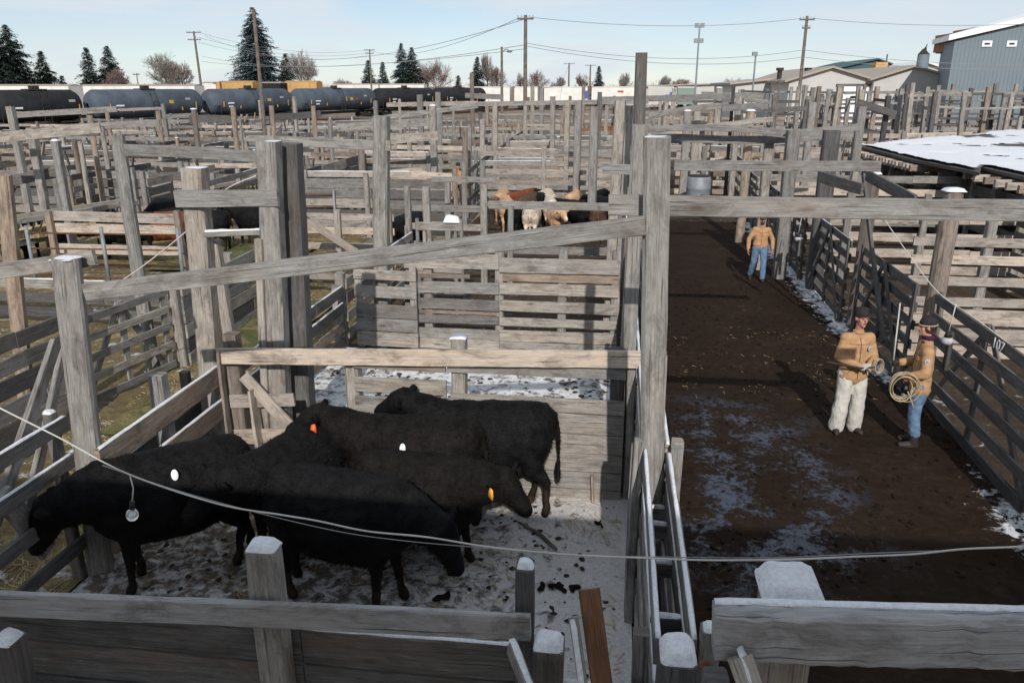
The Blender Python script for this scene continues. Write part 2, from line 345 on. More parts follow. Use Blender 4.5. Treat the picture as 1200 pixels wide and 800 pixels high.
# ================================================================== ground
def gmat(name, base, snow_lo, snow_hi, xmask=None, sc=((.52, .53, .55), (.80, .82, .86)), wet=0, sn=2.2, straw=None, ice_sky_tint=None):
    m, nt, b = mat(name, .9, .08)
    co = nt.nodes.new('ShaderNodeNewGeometry').outputs['Position']
    n1 = noi(nt, co, .8, 6, .6, .5); n2 = noi(nt, co, 7, 6, .65, .6); n3 = noi(nt, co, 30, 4, .6)
    c = ramp(nt, [(.3, base[0]), (.55, base[1]), (.75, base[2])], mth(nt, 'ADD', mth(nt, 'MULTIPLY', n1, .4), mth(nt, 'MULTIPLY', n2, .6)))
    if straw:
        c = mixc(nt, mth(nt, 'MULTIPLY', ramp(nt, [(.50, 0.0), (.62, 1.0)], noi(nt, co, 1.1, 4, .6, .8)), ramp(nt, [(.42, 0.2), (.6, .9)], noi(nt, mapn(nt, co, (26, 40, 20)), 1, 2))), c, straw)
    sp = nt.nodes.new('ShaderNodeSeparateXYZ'); nt.links.new(co, sp.inputs[0])
    s = mth(nt, 'ADD', mth(nt, 'MULTIPLY', noi(nt, co, sn, 6, .72, .8), .75), mth(nt, 'MULTIPLY', n2, .32))
    if xmask: s = mth(nt, 'ADD', s, xmask(nt, sp, co))
    sm = ramp(nt, [(snow_lo, 0.0), (snow_hi, 1.0)], s)
    c = mixc(nt, sm, c, mixc(nt, n3, *sc))
    rough = mth(nt, 'MULTIPLY_ADD', sm, .1, .85)
    h = mth(nt, 'ADD', mth(nt, 'MULTIPLY', n2, 1.0), mth(nt, 'MULTIPLY', sm, .6))
    if ice_sky_tint:
        fm = mth(nt, 'MULTIPLY', ramp(nt, [(.52, 0.0), (.60, 1.0)], mth(nt, 'ADD', mth(nt, 'MULTIPLY', noi(nt, co, 12, 6, .75, .4), .55), mth(nt, 'MULTIPLY', noi(nt, co, 1.6, 3, .5), .48))), ice_sky_tint(nt, sp, co))
        c = mixc(nt, mth(nt, 'MULTIPLY', fm, .8), c, (.027, .043, .08)); rough = mth(nt, 'SUBTRACT', rough, mth(nt, 'MULTIPLY', fm, .6)); nt.links.new(mth(nt, 'MULTIPLY_ADD', fm, .6, .06), b.inputs['Specular IOR Level'])  # icy patches: the sky's blue reflection is put into their colour
    nt.links.new(c, b.inputs['Base Color']); nt.links.new(rough, b.inputs['Roughness'])
    bump(nt, b, mth(nt, 'ADD', h, mth(nt, 'MULTIPLY', n3, .3)), .8, .03)
    return m
def near(nt, v, c, wdt):       # 1 near v=c, 0 at distance wdt
    return mth(nt, 'MAXIMUM', mth(nt, 'SUBTRACT', 1.0, mth(nt, 'DIVIDE', mth(nt, 'ABSOLUTE', mth(nt, 'SUBTRACT', v, c)), wdt)), 0.0)
BR = [(.055, .038, .026), (.105, .075, .052), (.20, .15, .105)]
mg = gmat('frozen_yard_dirt', [(.12, .10, .08), (.20, .165, .13), (.30, .25, .19)], .60, .70, straw=(.35, .27, .15))
mpen = gmat('trampled_snow_and_manure', [(.07, .055, .042), (.17, .14, .115), (.33, .285, .235)], .50, .60, sc=((.38, .35, .32), (.82, .82, .84)), xmask=lambda nt, sp, co: mth(nt, 'MULTIPLY', near(nt, sp.outputs['X'], .3, 2.8), .17), sn=6.5, straw=(.30, .22, .13))
def alley_x(nt, sp, co):
    a = mth(nt, 'MULTIPLY', near(nt, sp.outputs['X'], 4.78, .8), .33)
    return mth(nt, 'SUBTRACT', a, mth(nt, 'MULTIPLY_ADD', near(nt, sp.outputs['Y'], 11.4, 2.6), .3, .15))
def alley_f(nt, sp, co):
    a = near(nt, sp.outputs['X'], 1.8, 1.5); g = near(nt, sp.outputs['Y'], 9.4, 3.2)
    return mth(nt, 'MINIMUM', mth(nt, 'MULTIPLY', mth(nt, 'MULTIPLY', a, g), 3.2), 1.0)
malley = gmat('wet_alley_mud', [(.013, .008, .0055), (.028, .018, .0125), (.058, .038, .026)], .60, .68, xmask=alley_x, sn=4.5, ice_sky_tint=alley_f)
mleft = gmat('straw_and_grass_ground', [(.07, .055, .03), (.16, .125, .065), (.27, .21, .115)], .60, .68, straw=(.36, .27, .13), sn=3)
mrp = gmat('pen_dirt', [(.03, .022, .016), (.065, .048, .035), (.13, .10, .072)], .62, .72)  # dark manure dirt; black shadow under the boards is put into its colour
mgrass = gmat('patchy_winter_grass', [(.06, .055, .025), (.11, .115, .05), (.20, .175, .10)], .70, .78, straw=(.30, .24, .12))
def sheet(name, x0, x1, y0, y1, z, m, res=None, amp=0, label=None):
    nx = max(1, int((x1-x0)/res)) if res else 1; ny = max(1, int((y1-y0)/res)) if res else 1
    vs = []; fs = []
    for j in range(ny+1):
        for i in range(nx+1):
            x = x0+(x1-x0)*i/nx; y = y0+(y1-y0)*j/ny; q = z
            if amp: q += amp*(noise.noise(Vector((x*2.1, y*2.1, z)))*.6+.4*noise.noise(Vector((x*7, y*7, 5)))+.25*abs(noise.noise(Vector((x*15, y*15, 9)))))+amp*.5
            vs.append((x, y, q))
    for j in range(ny):
        for i in range(nx): a = j*(nx+1)+i; fs.append((a, a+1, a+nx+2, a+nx+1))
    o = link(mesh(name, vs, fs, m, None, True), name); o['kind'] = 'structure'; return o
sheet('ground', -900, 900, -40, 3000, -.012, mg)
sheet('pen_ground', -5.2, .3, 3.9, 8.9, .0, mpen, .04, .035)
msnow = gmat('snowy_pen_ground', BR, .43, .53, sc=((.5, .5, .51), (.85, .86, .88)), sn=4)
sheet('pen_ground', -5.2, .3, 8.9, 14.0, .0, msnow, .08, .04)
sheet('pen_ground', -5.2, .3, 14.05, 40, .0, mrp, .4, .02)
sheet('alley', .3, 5.0, 1.5, 30, .0, malley, .05, .03)
sheet('alley', .3, 5.0, 30.05, 75, -.002, mrp, .4, .02)
sheet('side_alley', -8.0, -5.22, 2.0, 24, .0, mleft, .07, .05)
sheet('pen_ground', 5.05, 22, 8, 40, .0, mrp, .3, .02)
sheet('pen_ground', -44, -8.02, 8, 60, -.002, mleft, .5, .02)
for (x0, x1, y0, y1) in [(-4.5, -1.0, 56, 66), (1.0-2.2, 1.6, 48, 56), (-9.9, -6, 44, 54), (-7.9, -6.2, 13.2, 17.0), (-12.5, -9, 19.5, 23.5), (-17, -14, 33, 38), (-7.2, -5.6, 9.5, 10.9), (-9.5, -6.5, 28.5, 33), (-23, -18, 45, 50)]:
    sheet('grass_patch', x0, x1, y0, y1, .05, mgrass, .3, .08)
st = AZ(608, 612, .03); st2 = AZ(652, 643, .05); mbs = MB(); mbs.tube([st, st.lerp(st2, .5)+Vector((.02, .03, .01)), st2], [.018, .022, .016], 8)
tag(mbs.build('dark_stick', 'polewood', None), 'dark broken stick lying on the trampled snow behind the cattle', 'stick')
for (px, py, wd_, lb) in [(520, 700, .26, 'dark manure pat by the front rail of the pen'), (655, 688, .30, 'dark manure pat left of the reddish leaning board'), (700, 612, .16, 'small manure pat in the sunlit corner of the pen')]:
    c_ = AZ(px, py, .035); mbs = MB()
    for q_ in range(12): mbs.ell(c_+Vector((rnd.gauss(0, wd_*.3), rnd.gauss(0, wd_*.2), 0)), (wd_*rnd.uniform(.07, .2), wd_*rnd.uniform(.06, .15), .016), Matrix.Rotation(rnd.uniform(0, 3), 3, 'Z'), 10, 6)
    me_ = remesh(mbs, .015, 2, .008, 14); me_.materials.append(M['clod']); tag(link(me_, 'manure_pat'), lb, 'manure')
# loose straw and manure clumps lying in the pens (nobody could count them)
def litter(name, x0, x1, y0, y1, n, m, smin, smax, stalk, seed, clus=0):
    r = random.Random(seed); mb = MB()
    for i in range(n):
        x = r.uniform(x0, x1); y = r.uniform(y0, y1)
        if clus and noise.noise(Vector((x*1.3+seed, y*1.3, 0))) < clus*.3: continue
        a = r.uniform(0, pi); s = r.uniform(smin, smax)
        if stalk:
            d = Vector((cos(a), sin(a), r.uniform(-.2, .25)))*s; c = Vector((x, y, .03)); q = Vector((-sin(a), cos(a), 0))*s*.05
            mb.add([c-d-q, c-d+q, c+d+q, c+d-q+Vector((0, 0, .004))], [(0, 1, 2, 3)])
        else:
            k = len(mb.v); mb.ell((x, y, .02), (s, s*r.uniform(.6, 1), s*.35), Matrix.Rotation(a, 3, 'Z'), 6, 4)
            for v in mb.v[k:]: v += Vector((r.uniform(-.2, .2), r.uniform(-.2, .2), r.uniform(-.1, .1)))*s
    o = mb.build(name, m, None, False); o['kind'] = 'stuff'; return o
flat('manure', 'manure', (.035, .024, .017), .7, .3, .4, 20, 0, .5)
tag(litter('manure_clumps', -5, .2, 4.2, 8.6, 700, 'manure', .008, .042, False, 3, -.1), 'dark trampled manure clumps scattered over the snow of the front pen', 'manure', kind='stuff')
tag(litter('manure_clumps', -5, .2, 9.1, 13.8, 900, 'manure', .015, .06, False, 13, .1), 'dark manure clumps dotting the snow of the second pen', 'manure', kind='stuff')
tag(litter('straw_litter', -5, .2, 4.2, 8.7, 5200, 'straw', .02, .07, True, 4, .3), 'loose pale straw trodden into the snow of the front pen', 'straw', kind='stuff')
tag(litter('straw_litter', 1.0, 4.9, 12.2, 16.4, 600, 'straw', .01, .045, True, 5, -.05), 'loose straw band across the muddy alley beyond the two men', 'straw', kind='stuff')
tag(litter('straw_litter', -7.7, -5.3, 4, 20, 16000, 'straw', .02, .09, True, 6, -.1), 'deep straw covering the narrow side alley on the left', 'straw', kind='stuff')
tag(litter('manure_clumps', .9, 4.9, 6, 20, 900, 'clod', .01, .045, False, 8), 'dark clods churned up over the alley mud', 'manure', kind='stuff')

# ================================================================== fences
def fence(label, p0, p1, boards, posts=2.6, top=2.0, wd='grey', pw='grey', side=-1, snow=0, group=None, pwid=.16, jag=.03, bt=.04, cat='fence', name='plank_fence', split=3.2, miss=0, ext=0, capsnow=False, roundp=False, tall=None):
    p0 = Vector((*p0, 0)); p1 = Vector((*p1, 0)); d = (p1-p0); Ln = d.length; d.normalize(); nrm = Vector((d.y, -d.x, 0))*side
    t = thing(name, label, cat, p0, group)
    if isinstance(posts, (int, float)):
        k = max(1, round(Ln/posts)); pp = [Ln*i/k for i in range(k+1)]
    else: pp = posts
    for q in pp:
        h = top+rnd.uniform(-jag*2, jag*4)
        if tall and rnd.random() < tall[0]: h = rnd.uniform(*tall[1])
        b = p0+d*q; lean = Vector((rnd.uniform(-1, 1), rnd.uniform(-1, 1), 0))*.015*h
        mb = MB(); s = pwid*rnd.uniform(.88, 1.12)
        if roundp: mb.log(b+Vector((0, 0, -.05)), b+lean+Vector((0, 0, h)), s*.56, s*.5)
        else: mb.beam(b+Vector((0, 0, -.05)), b+lean+Vector((0, 0, h)), s, s, up=d, seg=.5)
        po = mb.build('post', M[pw] if rnd.random() < .85 else M['warm'] if pw == 'grey' else M[pw], t)
        if capsnow or rnd.random() < snow*.3:
            c = snow_cap(b+lean+Vector((0, 0, h)), s, s, .035, rz=math.atan2(d.y, d.x)); c.build('snow_cap', 'snow', po, True)
    for (z0, z1) in boards:
        q = -ext
        while q < Ln+ext-.05:
            e = min(Ln+ext, q+split*rnd.uniform(.85, 1.2))
            if Ln+ext-e < .6: e = Ln+ext
            if rnd.random() >= miss:
                off = nrm*(pwid/2+bt/2+rnd.uniform(.003, .012)); dz = rnd.uniform(-jag, jag)*.5; dz2 = rnd.uniform(-jag, jag)*.5; zc = (z0+z1)/2
                a = p0+d*(q+.004)+off+Vector((0, 0, zc+dz)); b = p0+d*(e-.004)+off+Vector((0, 0, zc+dz2))
                mb = MB(); mb.beam(a, b, (z1-z0)-.006, bt, jit=.0035, seg=.35)
                m = wd if isinstance(wd, str) else rnd.choice(wd)
                bo = mb.build('board', m, t)
                if snow and (z1 > top-.45 or z1-z0 < 0) and rnd.random() < snow:
                    hz = Vector((0, 0, (z1-z0)/2)); snow_strip(a+hz, b+hz, bt, .022).build('snow', 'snow', bo, True)
            q = e
    if Ln > 9:
        for _ in range(int(Ln/5)):
            q = rnd.uniform(.5, Ln-2); hh = rnd.uniform(1.3, 2.6); a = p0+d*q-nrm*.14+Vector((0, 0, .1)); b = p0+d*(q+rnd.uniform(-1.6, 1.6))-nrm*rnd.uniform(.12, .4)+Vector((0, 0, hh)); mb = MB(); mb.beam(a, b, rnd.uniform(.1, .2), .05); mb.build('brace', rnd.choice(['grey', 'dark', 'dark', 'warm']), t)
    return t
def rows(zs, w=.17): return [(z-w/2, z+w/2) for z in zs]
def post(label, base, top, wdt=.2, m='grey', snow=False, group=None, rnd_=False, t=None, rz=0, name='tall_post', cat='post', tap=1.0, capz=.05):
    o = thing(name, label, cat, (base[0], base[1], 0), group); mb = MB(); base = Vector(base); top = Vector(top)
    if rnd_: mb.log(base, top, wdt/2, wdt/2*.94, .005, .35, 12)
    else: mb.beam(base, top, wdt, t or wdt, up=(cos(rz), sin(rz), 0), jit=.005, seg=.35, taper=tap)
    c = mb.build('shaft', m, o)
    if snow: snow_cap(top, wdt, t or wdt, capz).build('snow_cap', 'snow', o, True)
    return o
def beamT(label, a, b, w=.17, t=.05, m='grey', bow=0, snow=False, group=None, name='overhead_beam', up=(0, 0, 1), cat='beam'):
    mb = MB(); a = Vector(a); b = Vector(b); mb.beam(a, b, w, t, jit=.004, seg=.35, bow=bow, up=up)
    o = mb.build(name, m, None, loc=tuple(a)); tag(o, label, cat, group)
    if snow:
        hz = Vector((0, 0, w/2)); s = snow_strip(a+hz, b+hz, t, .03)
        s.v = [v-a for v in s.v]; me = mesh('snow', s.v, s.f, M['snow'], None, True); link(me, 'snow', o)
    return o
# ---- unseen catwalk behind the camera, its roof added to shade the front of the yard
cw = thing('shading_catwalk', 'unseen plank catwalk behind the camera, roof added to shade the front of the yard', 'catwalk', (0, -3, 0))
mb = MB(); mb.beam((-12, -3.3, 5.75), (11, -3.3, 5.75), 3.4, .08, up=(0, 1, .12), seg=3); mb.build('roof', 'roofbeige', cw)
for k in range(4):
    mb = MB(); mb.beam((-12, -4.1+k*.7, 3.05), (11, -4.6+k*.7, 3.05), .05, .66, seg=3); mb.build('deck_board', 'grey', cw)
for x in range(-12, 12, 4):
    for y in (-4.7, -2.0): mb = MB(); mb.beam((x+1.7, y, 0), (x+1.7, y, 5.6), .18, .18); mb.build('post', 'dark', cw)
for z in (3.6, 4.0): mb = MB(); mb.beam((-12, -4.85, z), (11, -4.85, z), .15, .05); mb.build('rail', 'grey', cw)
# ---- front fence of the near pen (Y = 3.9)
ft = thing('plank_fence', 'front fence of the black cattle pen, solid dark planks below one pale top rail', 'fence', (-5.2, 3.9, 0))
a = AY(-60, 703, 3.82); b = AY(622, 734, 3.82)
mb = MB(); mb.beam(a, b, .165, .05, jit=.004, seg=.2); r0 = mb.build('rail', 'pale', ft)
for k, (z1, z0) in enumerate([(1.49, 1.22), (1.21, .94), (.93, .66), (.65, .3)]):
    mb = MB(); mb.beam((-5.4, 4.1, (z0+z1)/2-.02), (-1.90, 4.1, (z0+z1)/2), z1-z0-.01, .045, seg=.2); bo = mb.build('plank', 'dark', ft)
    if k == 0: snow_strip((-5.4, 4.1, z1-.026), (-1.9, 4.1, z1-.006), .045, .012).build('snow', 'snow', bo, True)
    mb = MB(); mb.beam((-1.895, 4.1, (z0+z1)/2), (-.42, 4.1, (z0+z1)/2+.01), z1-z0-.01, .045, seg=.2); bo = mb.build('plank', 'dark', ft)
    if k == 0: snow_strip((-1.88, 4.1, z1-.006), (-.5, 4.1, z1+.004), .045, .02).build('snow', 'snow', bo, True)
for (px, py, wx, m) in [(309, 640, .19, 'grey'), (9, 748, .16, 'dark'), (616, 663, .1, 'dark')]:
    tp = AY(px, py, 3.97 if px > 20 else 3.72); 
    mb = MB(); y = tp.y; mb.beam((tp.x, y, -.05), tp, wx, .14, up=(1, 0, 0), seg=.3, jit=.006); po = mb.build('post', m, ft)
    snow_cap(tp, wx if px > 20 else .14, .15 if px < 600 else .08, .05).build('snow_cap', 'snow', po, True)
# ---- clutter at the near right corner of the pen
post('short stubby post with a thick snow cap between the pen corner and the reddish board', (AY(643, 745, 3.75).x, 3.75, 0), AY(643, 753, 3.75), .17, 'dark', True, name='short_post', capz=.06)
post('short square block post wearing the biggest snow cap, at the pen corner by the alley', (AY(794, 770, 3.55).x, 3.55, 0), AY(794, 763, 3.55), .19, 'dark', True, name='short_post', t=.24, capz=.07)
a = AY(690, 690, 3.62); b = AY(712, 850, 3.3)
beamT('reddish brown rough board leaning upright at the pen corner', b, a, .11, .06, 'red', name='leaning_board', up=(1, 0, 0), cat='board')
a = AY(672, 722, 3.5); b = AY(690, 850, 3.3); beamT('thin grey board with snow on its edge leaning beside the reddish board', b, a, .05, .03, 'grey', name='leaning_board', cat='board', up=(1, 0, 0))
o = snow_strip(a+Vector((0, -.02, .0)), b+Vector((0, -.02, 0)), .05, .02); tag(o.build('snow_ridge', 'snow', None, True), 'ridge of snow along the thin leaning board', 'snow')
a = AY(600, 757, 3.7); b = AY(640, 860, 3.3); beamT('short grey brace board with a snow edge running toward the camera', a, b, .10, .05, 'grey', name='brace_board', snow=True, cat='board')
ff = thing('plank_fence', 'low snow topped boards closing the pen corner under the reddish board', 'fence', (-.4, 3.6, 0))
for (x0, x1, y, z, m) in [(-.36, .36, 3.78, 1.52, 'dark'), (-.36, .62, 3.45, 1.50, 'dark'), (-.36, .62, 3.46, 1.28, 'dark'), (-.36, .36, 3.79, 1.29, 'dark')]:
    mb = MB(); mb.beam((x0, y, z-.09), (x1, y, z-.09), .17, .05, seg=.15); bo = mb.build('board', m, ff)
    snow_strip((x0, y, z-.006), (x1, y, z-.006), .06, .03).build('snow', 'snow', bo, True)
# ---- big snow topped log beam at the near right
a = AY(836, 737, 2.7); b = AY(1330, 752, 2.7)
bt_ = thing('log_rail', 'thick rough weathered rail with knots and thin snow crossing the lower right corner', 'rail', a)
mb = MB(); mb.beam(a, b, .215, .12, jit=.005, seg=.05); ro = mb.build('rail', 'pale', bt_)
hz = Vector((0, .03, .110)); snow_strip(a+hz, b+hz, .05, .010).build('snow', 'snow', ro, True)
mb = MB(); tp = AY(925, 683, 2.92); mb.log((tp.x, 2.92, 0), tp, .125, .12, .008, .2, 14); po = mb.build('post', 'moss', bt_)
snow_cap(tp-Vector((0, 0, .01)), .25, .25, .075).build('snow_cap', 'snow', po, True)
mb = MB(); mb.beam(AY(838, 790, 2.8), AY(838, 790, 2.8)-Vector((0, 0, 1.5)), .1, .1); mb.build('post', 'dark', bt_)
a = AY(866, 768, 2.62); b = AY(900, 860, 2.5); mb = MB(); mb.beam(b, a, .09, .06, up=(1, 0, 0), seg=.1); bb = mb.build('brace', 'moss', bt_)
snow_strip(b+Vector((0, 0, .04)), a+Vector((0, 0, .04)), .05, .02).build('snow', 'snow', bb, True)
mb = MB(); q = AY(826, 780, 2.95); mb.ell(q, (.028, .028, .03)); 
for i in range(6): mb.tube([q+Vector((0, 0, -.03*i)), q+Vector((.006*(-1)**i, 0, -.03*(i+1)))], .009)
o = mb.build('gate_chain', 'iron', None, True); tag(o, 'rusty chain and hook hanging beside the thick near rail', 'chain')
# ---- double fence between the pens and the alley
XA, XB = .27, .62
SOL = [(.05, .3), (.31, .56), (.57, .82), (.83, 1.08), (1.09, 1.34), (1.35, 1.56), (1.6, 1.79)]
segs = [(3.9, 6.4, 'between the pen corner and the big centre post'), (6.5, 8.75, 'from the centre post to the first cross fence'), (8.85, 14, 'beside the second pen back'), (14.1, 19.3, 'beside the third pen back'), (19.4, 27.5, 'beside the brown cattle pen'), (27.6, 46, 'beyond the brown cattle pen')]
for i, (y0, y1, s) in enumerate(segs):
    fence('pen side fence of the narrow gap, '+s, (XA, y0), (XA, y1), [(.1, .32), (.4, .62), (.7, .92), (1.0, 1.2), (1.28, 1.46), (1.6, 1.79)], posts=2.4, top=1.82, wd='grey', side=1, snow=.9 if i < 2 else .4, pwid=.09, group='plank fences along the narrow gap', tall=(.06, (2.4, 3.0)) if i > 2 else None)
    fence('alley side fence of the narrow gap, '+s, (XB, y0), (XB, y1), [(.1, .32), (.4, .62), (.7, .92), (1.0, 1.22), (1.3, 1.52), (1.6, 1.79)], posts=2.4, top=1.84, wd=['grey', 'dark'], side=-1, snow=.9 if i < 2 else .4, pwid=.10, group='plank fences along the narrow gap', tall=(.06, (2.4, 3.0)) if i > 2 else None)
for k, (y, z) in enumerate([(4.5, 1.5), (5.25, 1.42), (5.9, 1.36), (6.28, 1.3)]):
    beamT(['nearest', 'second nearest', 'third nearest', 'farthest'][k]+' snow topped rung board in the gap before the big centre post', (XA+.06, y, z-.06), (XB-.07, y, z-.06), .12, .07, 'dark', snow=True, name='rung_board', group='rung boards bridging the narrow gap', cat='board')
# big centre post and neighbours
post('big cracked grey centre post with a snow dusted top, tallest near the alley corner', (.47, 6.5, 0), (.30, 6.5, 4.42), .205, 'grey', True, capz=.01)
post('round topped grey post just behind the big centre post', (.2, 8.95, 0), AY(750, 146, 8.95), .17, 'grey')
post('very tall dark post rising against the sky left of the centre', (.35, 13.2, 0), AY(752, 62, 13.2), .18, 'dark')
post('tall grey post standing left of the very tall dark one', (-.05, 14.25, 0), AY(727, 118, 14.25), .2, 'grey')
post('pale narrow post nailed against the tall grey post near the centre', (.07, 14.1, 0), AY(738, 124, 14.1), .12, 'grey')
beamT('long straight overhead beam crossing above the alley toward the right edge', AY(713, 240, 6.66), AY(1330, 249, 6.66), .165, .05, 'grey')
beamT('long overhead beam slanting up over the front pen to the big centre post', AY(100, 342, 6.58), AY(756, 264, 6.37), .155, .05, 'grey')
# left front post, its beams and fence
lp = post('thick leaning left front post with snow on top', AY(116, 655, 6.55)-Vector((0, 0, .3)), AY(77, 302, 6.72), .23, 'grey', True, rz=.5, capz=.015)
beamT('short overhead beam stub running off the left edge behind the thick left post', AY(-60, 326, 6.9), AY(112, 302, 6.9), .15, .05, 'grey')
fence('open dark rail fence on the left of the pen, nearest the camera', (-5.28, 3.4), (-5.28, 6.5), rows([1.7, 1.28, .85, .42], .15), posts=[0.1, 1.6, 3.0], top=1.75, wd='dark', pw='dark', side=1, snow=.5, pwid=.1)  # shade on these rails is put into the wood colour
fr = thing('plank_fence', 'two weathered brown rails with snowy edges closing the left side of the pen', 'fence', (-5.05, 6.6, 0))
for (z, h) in [(1.26, .26), (.80, .26), (.3, .2)]:
    a = Vector((-4.97, 6.55, z)); b = Vector((-4.97, 9.1, z)); mb = MB(); mb.beam(a, b, h, .055, seg=.2); bo = mb.build('rail', 'warm', fr)
    hz = Vector((0, 0, h/2-.004)); snow_strip(a+hz, b+hz, .06, .02).build('snow', 'snow', bo, True)
mb = MB(); mb.beam((-5.08, 7.9, -.05), (-5.08, 7.9, 1.68), .17, .17); mb.build('post', 'grey', fr)
fence('solid dark plank run behind the two brown rails on the left of the pen', (-5.42, 6.9), (-5.42, 9.2), rows([1.0, .74, .5, .22], .2), posts=[.2, 2.1], top=1.2, wd='dark', pw='dark', side=1, pwid=.1, snow=.6)
# leaning brace boards and old gate left
g = thing('leaning_boards', 'pair of leaning grey boards propped together at the left edge', 'boards', AZ(0, 600, .3))
for (p, q, wv) in [(AX(66, 400, -5.35), AX(-8, 615, -5.35), .13), (AX(76, 408, -5.5), AX(22, 640, -5.5), .11)]:
    mb = MB(); mb.beam(q, p, wv, .05, up=(0, 0, 1)); mb.build('board', 'grey', g)
mb = MB(); mb.beam(AX(2, 578, -5.3), AX(56, 645, -5.3)*1.0, .2, .06); mb.build('board', 'grey', g)
# gateway p2 - p3 at the pen's back left corner
post('tall grey gateway post with snow on top at the left back corner of the pen', (-5.15, 9.1, -.05), AY(228, 196, 9.1), .26, 'grey', True, capz=.012)
post('thin post strapped to the right of the tall gateway post', (-4.78, 9.25, -.05), AY(251, 282, 9.25), .13, 'grey')
post('left member of the tall double post at the pen gateway', (-4.2, 8.98, -.05), AY(315, 165, 8.98), .24, 'grey', True, capz=.008)
post('right member of the tall double post, its shaded side put in with darker wood', (-4.02, 9.35, -.05), AY(339, 168, 9.35), .26, 'dark')  # shade of this member is painted by its dark wood
post('slim post leaning against the left of the double gateway post', (-4.35, 8.86, -.05), AY(304, 280, 8.86), .09, 'grey')
beamT('heavy crossbeam joining the two tall gateway posts', AY(206, 233, 8.93), AY(326, 232, 8.86), .2, .06, 'grey')
beamT('thin snowy lath under the heavy gateway crossbeam', AY(232, 275, 9.0), AY(312, 272, 9.0), .06, .04, 'grey', snow=True)
# cross fence 1 (Y 8.8) : the back of the black cattle pen
BK = 8.72
cf = thing('plank_fence', 'sunlit back fence of the black cattle pen, pale pinkish top rail over grey planks', 'fence', (-4.8, BK, 0))
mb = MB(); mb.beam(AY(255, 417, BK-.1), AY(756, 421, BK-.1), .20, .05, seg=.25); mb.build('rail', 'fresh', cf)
for (z0, z1, x0, x1) in [(1.57, 1.76, -1.9, .2), (1.57, 1.76, -3.05, -1.91), (1.13, 1.31, -.02-1.85, .2), (1.27, 1.46, -3.05, -1.91), (1.0, 1.22, -3.05, -1.91), (.87, 1.125, -1.87, .2), (.62, .865, -3.6, .2), (.38, .615, -3.6, .2), (.15, .375, -3.6, .2), (.02, .145, -3.6, .2), (.87, .99, -3.05, -1.9)]:
    mb = MB(); mb.beam((x0+.004, BK-.03+rnd.uniform(-.004, .004), (z0+z1)/2), (x1-.004, BK-.03, (z0+z1)/2+rnd.uniform(-.006, .006)), z1-z0-.006, .04, seg=.25); mb.build('board', 'warm' if (z0 > 1.5 and x0 < -2) else 'grey', cf)
for (x, zt, m) in [(-1.78, 1.97, 'grey'), (-3.1, 1.7, 'grey'), (.1, 1.9, 'dark'), (-4.62, 1.9, 'warm')]:
    mb = MB(); mb.beam((x, BK+.1, -.05), (x, BK+.1, zt), .19, .17); p = mb.build('post', m, cf)
    if x == -1.78: snow_cap((x, BK+.1, zt), .2, .18, .04).build('snow_cap', 'snow', p, True)
mb = MB(); mb.beam((-.13, BK-.09, .02), (-.15, BK-.09, .38), .13, .03); mb.build('cleat', 'warm', cf)
g2 = thing('wooden_gate', 'small gate of pale boards with a slanted brace left of the double gateway post', 'gate', (-4.7, BK, 0))
for (p, q, wv, m) in [(AY(270, 470, BK), AY(345, 468, BK), .17, 'fresh'), (AY(270, 512, BK), AY(345, 510, BK), .2, 'fresh'), (AY(285, 440, BK-.05), AY(345, 505, BK-.05), .15, 'fresh'), (AY(295, 455, BK-.06), AY(305, 520, BK-.06), .2, 'fresh'), (AY(257, 412, BK-.12), AY(273, 553, BK-.12), .1, 'warm')]:
    mb = MB(); mb.beam(p, q, wv, .035, seg=.2); mb.build('board', m, g2)
o = thing('water_trough_block', 'upright plank box stub between the black cattle by the back fence', 'post', (-3.35, 8.05, 0))
mb = MB(); mb.beam((-3.25, 8.1, 0), (-3.25, 8.1, .62), .26, .2, up=(1, 0, 0)); mb.build('shaft', 'grey', o); mb = MB(); mb.beam((-3.45, 8.02, .66), (-3.05, 8.02, .66), .12, .3); mb.build('cap_board', 'fresh', o)
# cross fence 2 (Y 14)
B2 = 14.0
cf = thing('plank_fence', 'tall grey plank fence behind the snowy second pen', 'fence', (-3.8, B2, 0))
zz = [(1.58, 1.85), (1.17, 1.38), (.84, 1.04), (.54, .70), (.28, .49), (.04, .25)]
for (z0, z1) in zz:
    for (x0, x1) in [(-3.82, -2.05), (-2.04, .12)]:
        dz = rnd.uniform(-.03, .03); mb = MB(); mb.beam((x0, B2, (z0+z1)/2+dz), (x1-.006, B2, (z0+z1)/2+dz+rnd.uniform(-.02, .02)), z1-z0, .04, seg=.3); mb.build('board', 'grey', cf)
for (z0, z1, x0, x1) in [(1.40, 1.55, -2.0, .1), (1.42, 1.5, -3.8, -2.6), (.74, .80, -3.8, -2.1), (1.42, 1.55, -3.8, -3.4)]:
    mb = MB(); mb.beam((x0, B2+.05+.001*x0, (z0+z1)/2), (x1, B2+.05+.001*x0, (z0+z1)/2), z1-z0, .03, seg=.3); mb.build('back_board', 'warm', cf)
for x in (-3.4, -2.06, -.9, .06):
    mb = MB(); mb.beam((x, B2+.14, -.05), (x, B2+.14, 2.0), .2, .16); mb.build('post', 'grey', cf)
g3 = thing('wooden_gate', 'grey plank gate left of the tall plank fence behind the second pen', 'gate', (-4.8, 13.8, 0))
for (z0, z1) in [(1.42, 1.60), (1.08, 1.30), (.70, .95), (.44, .68), (.15, .42)]:
    mb = MB(); mb.beam((-4.72, 13.8, (z0+z1)/2), (-3.55, 13.8, (z0+z1)/2-.02), z1-z0, .04); mb.build('rail', 'grey', g3)
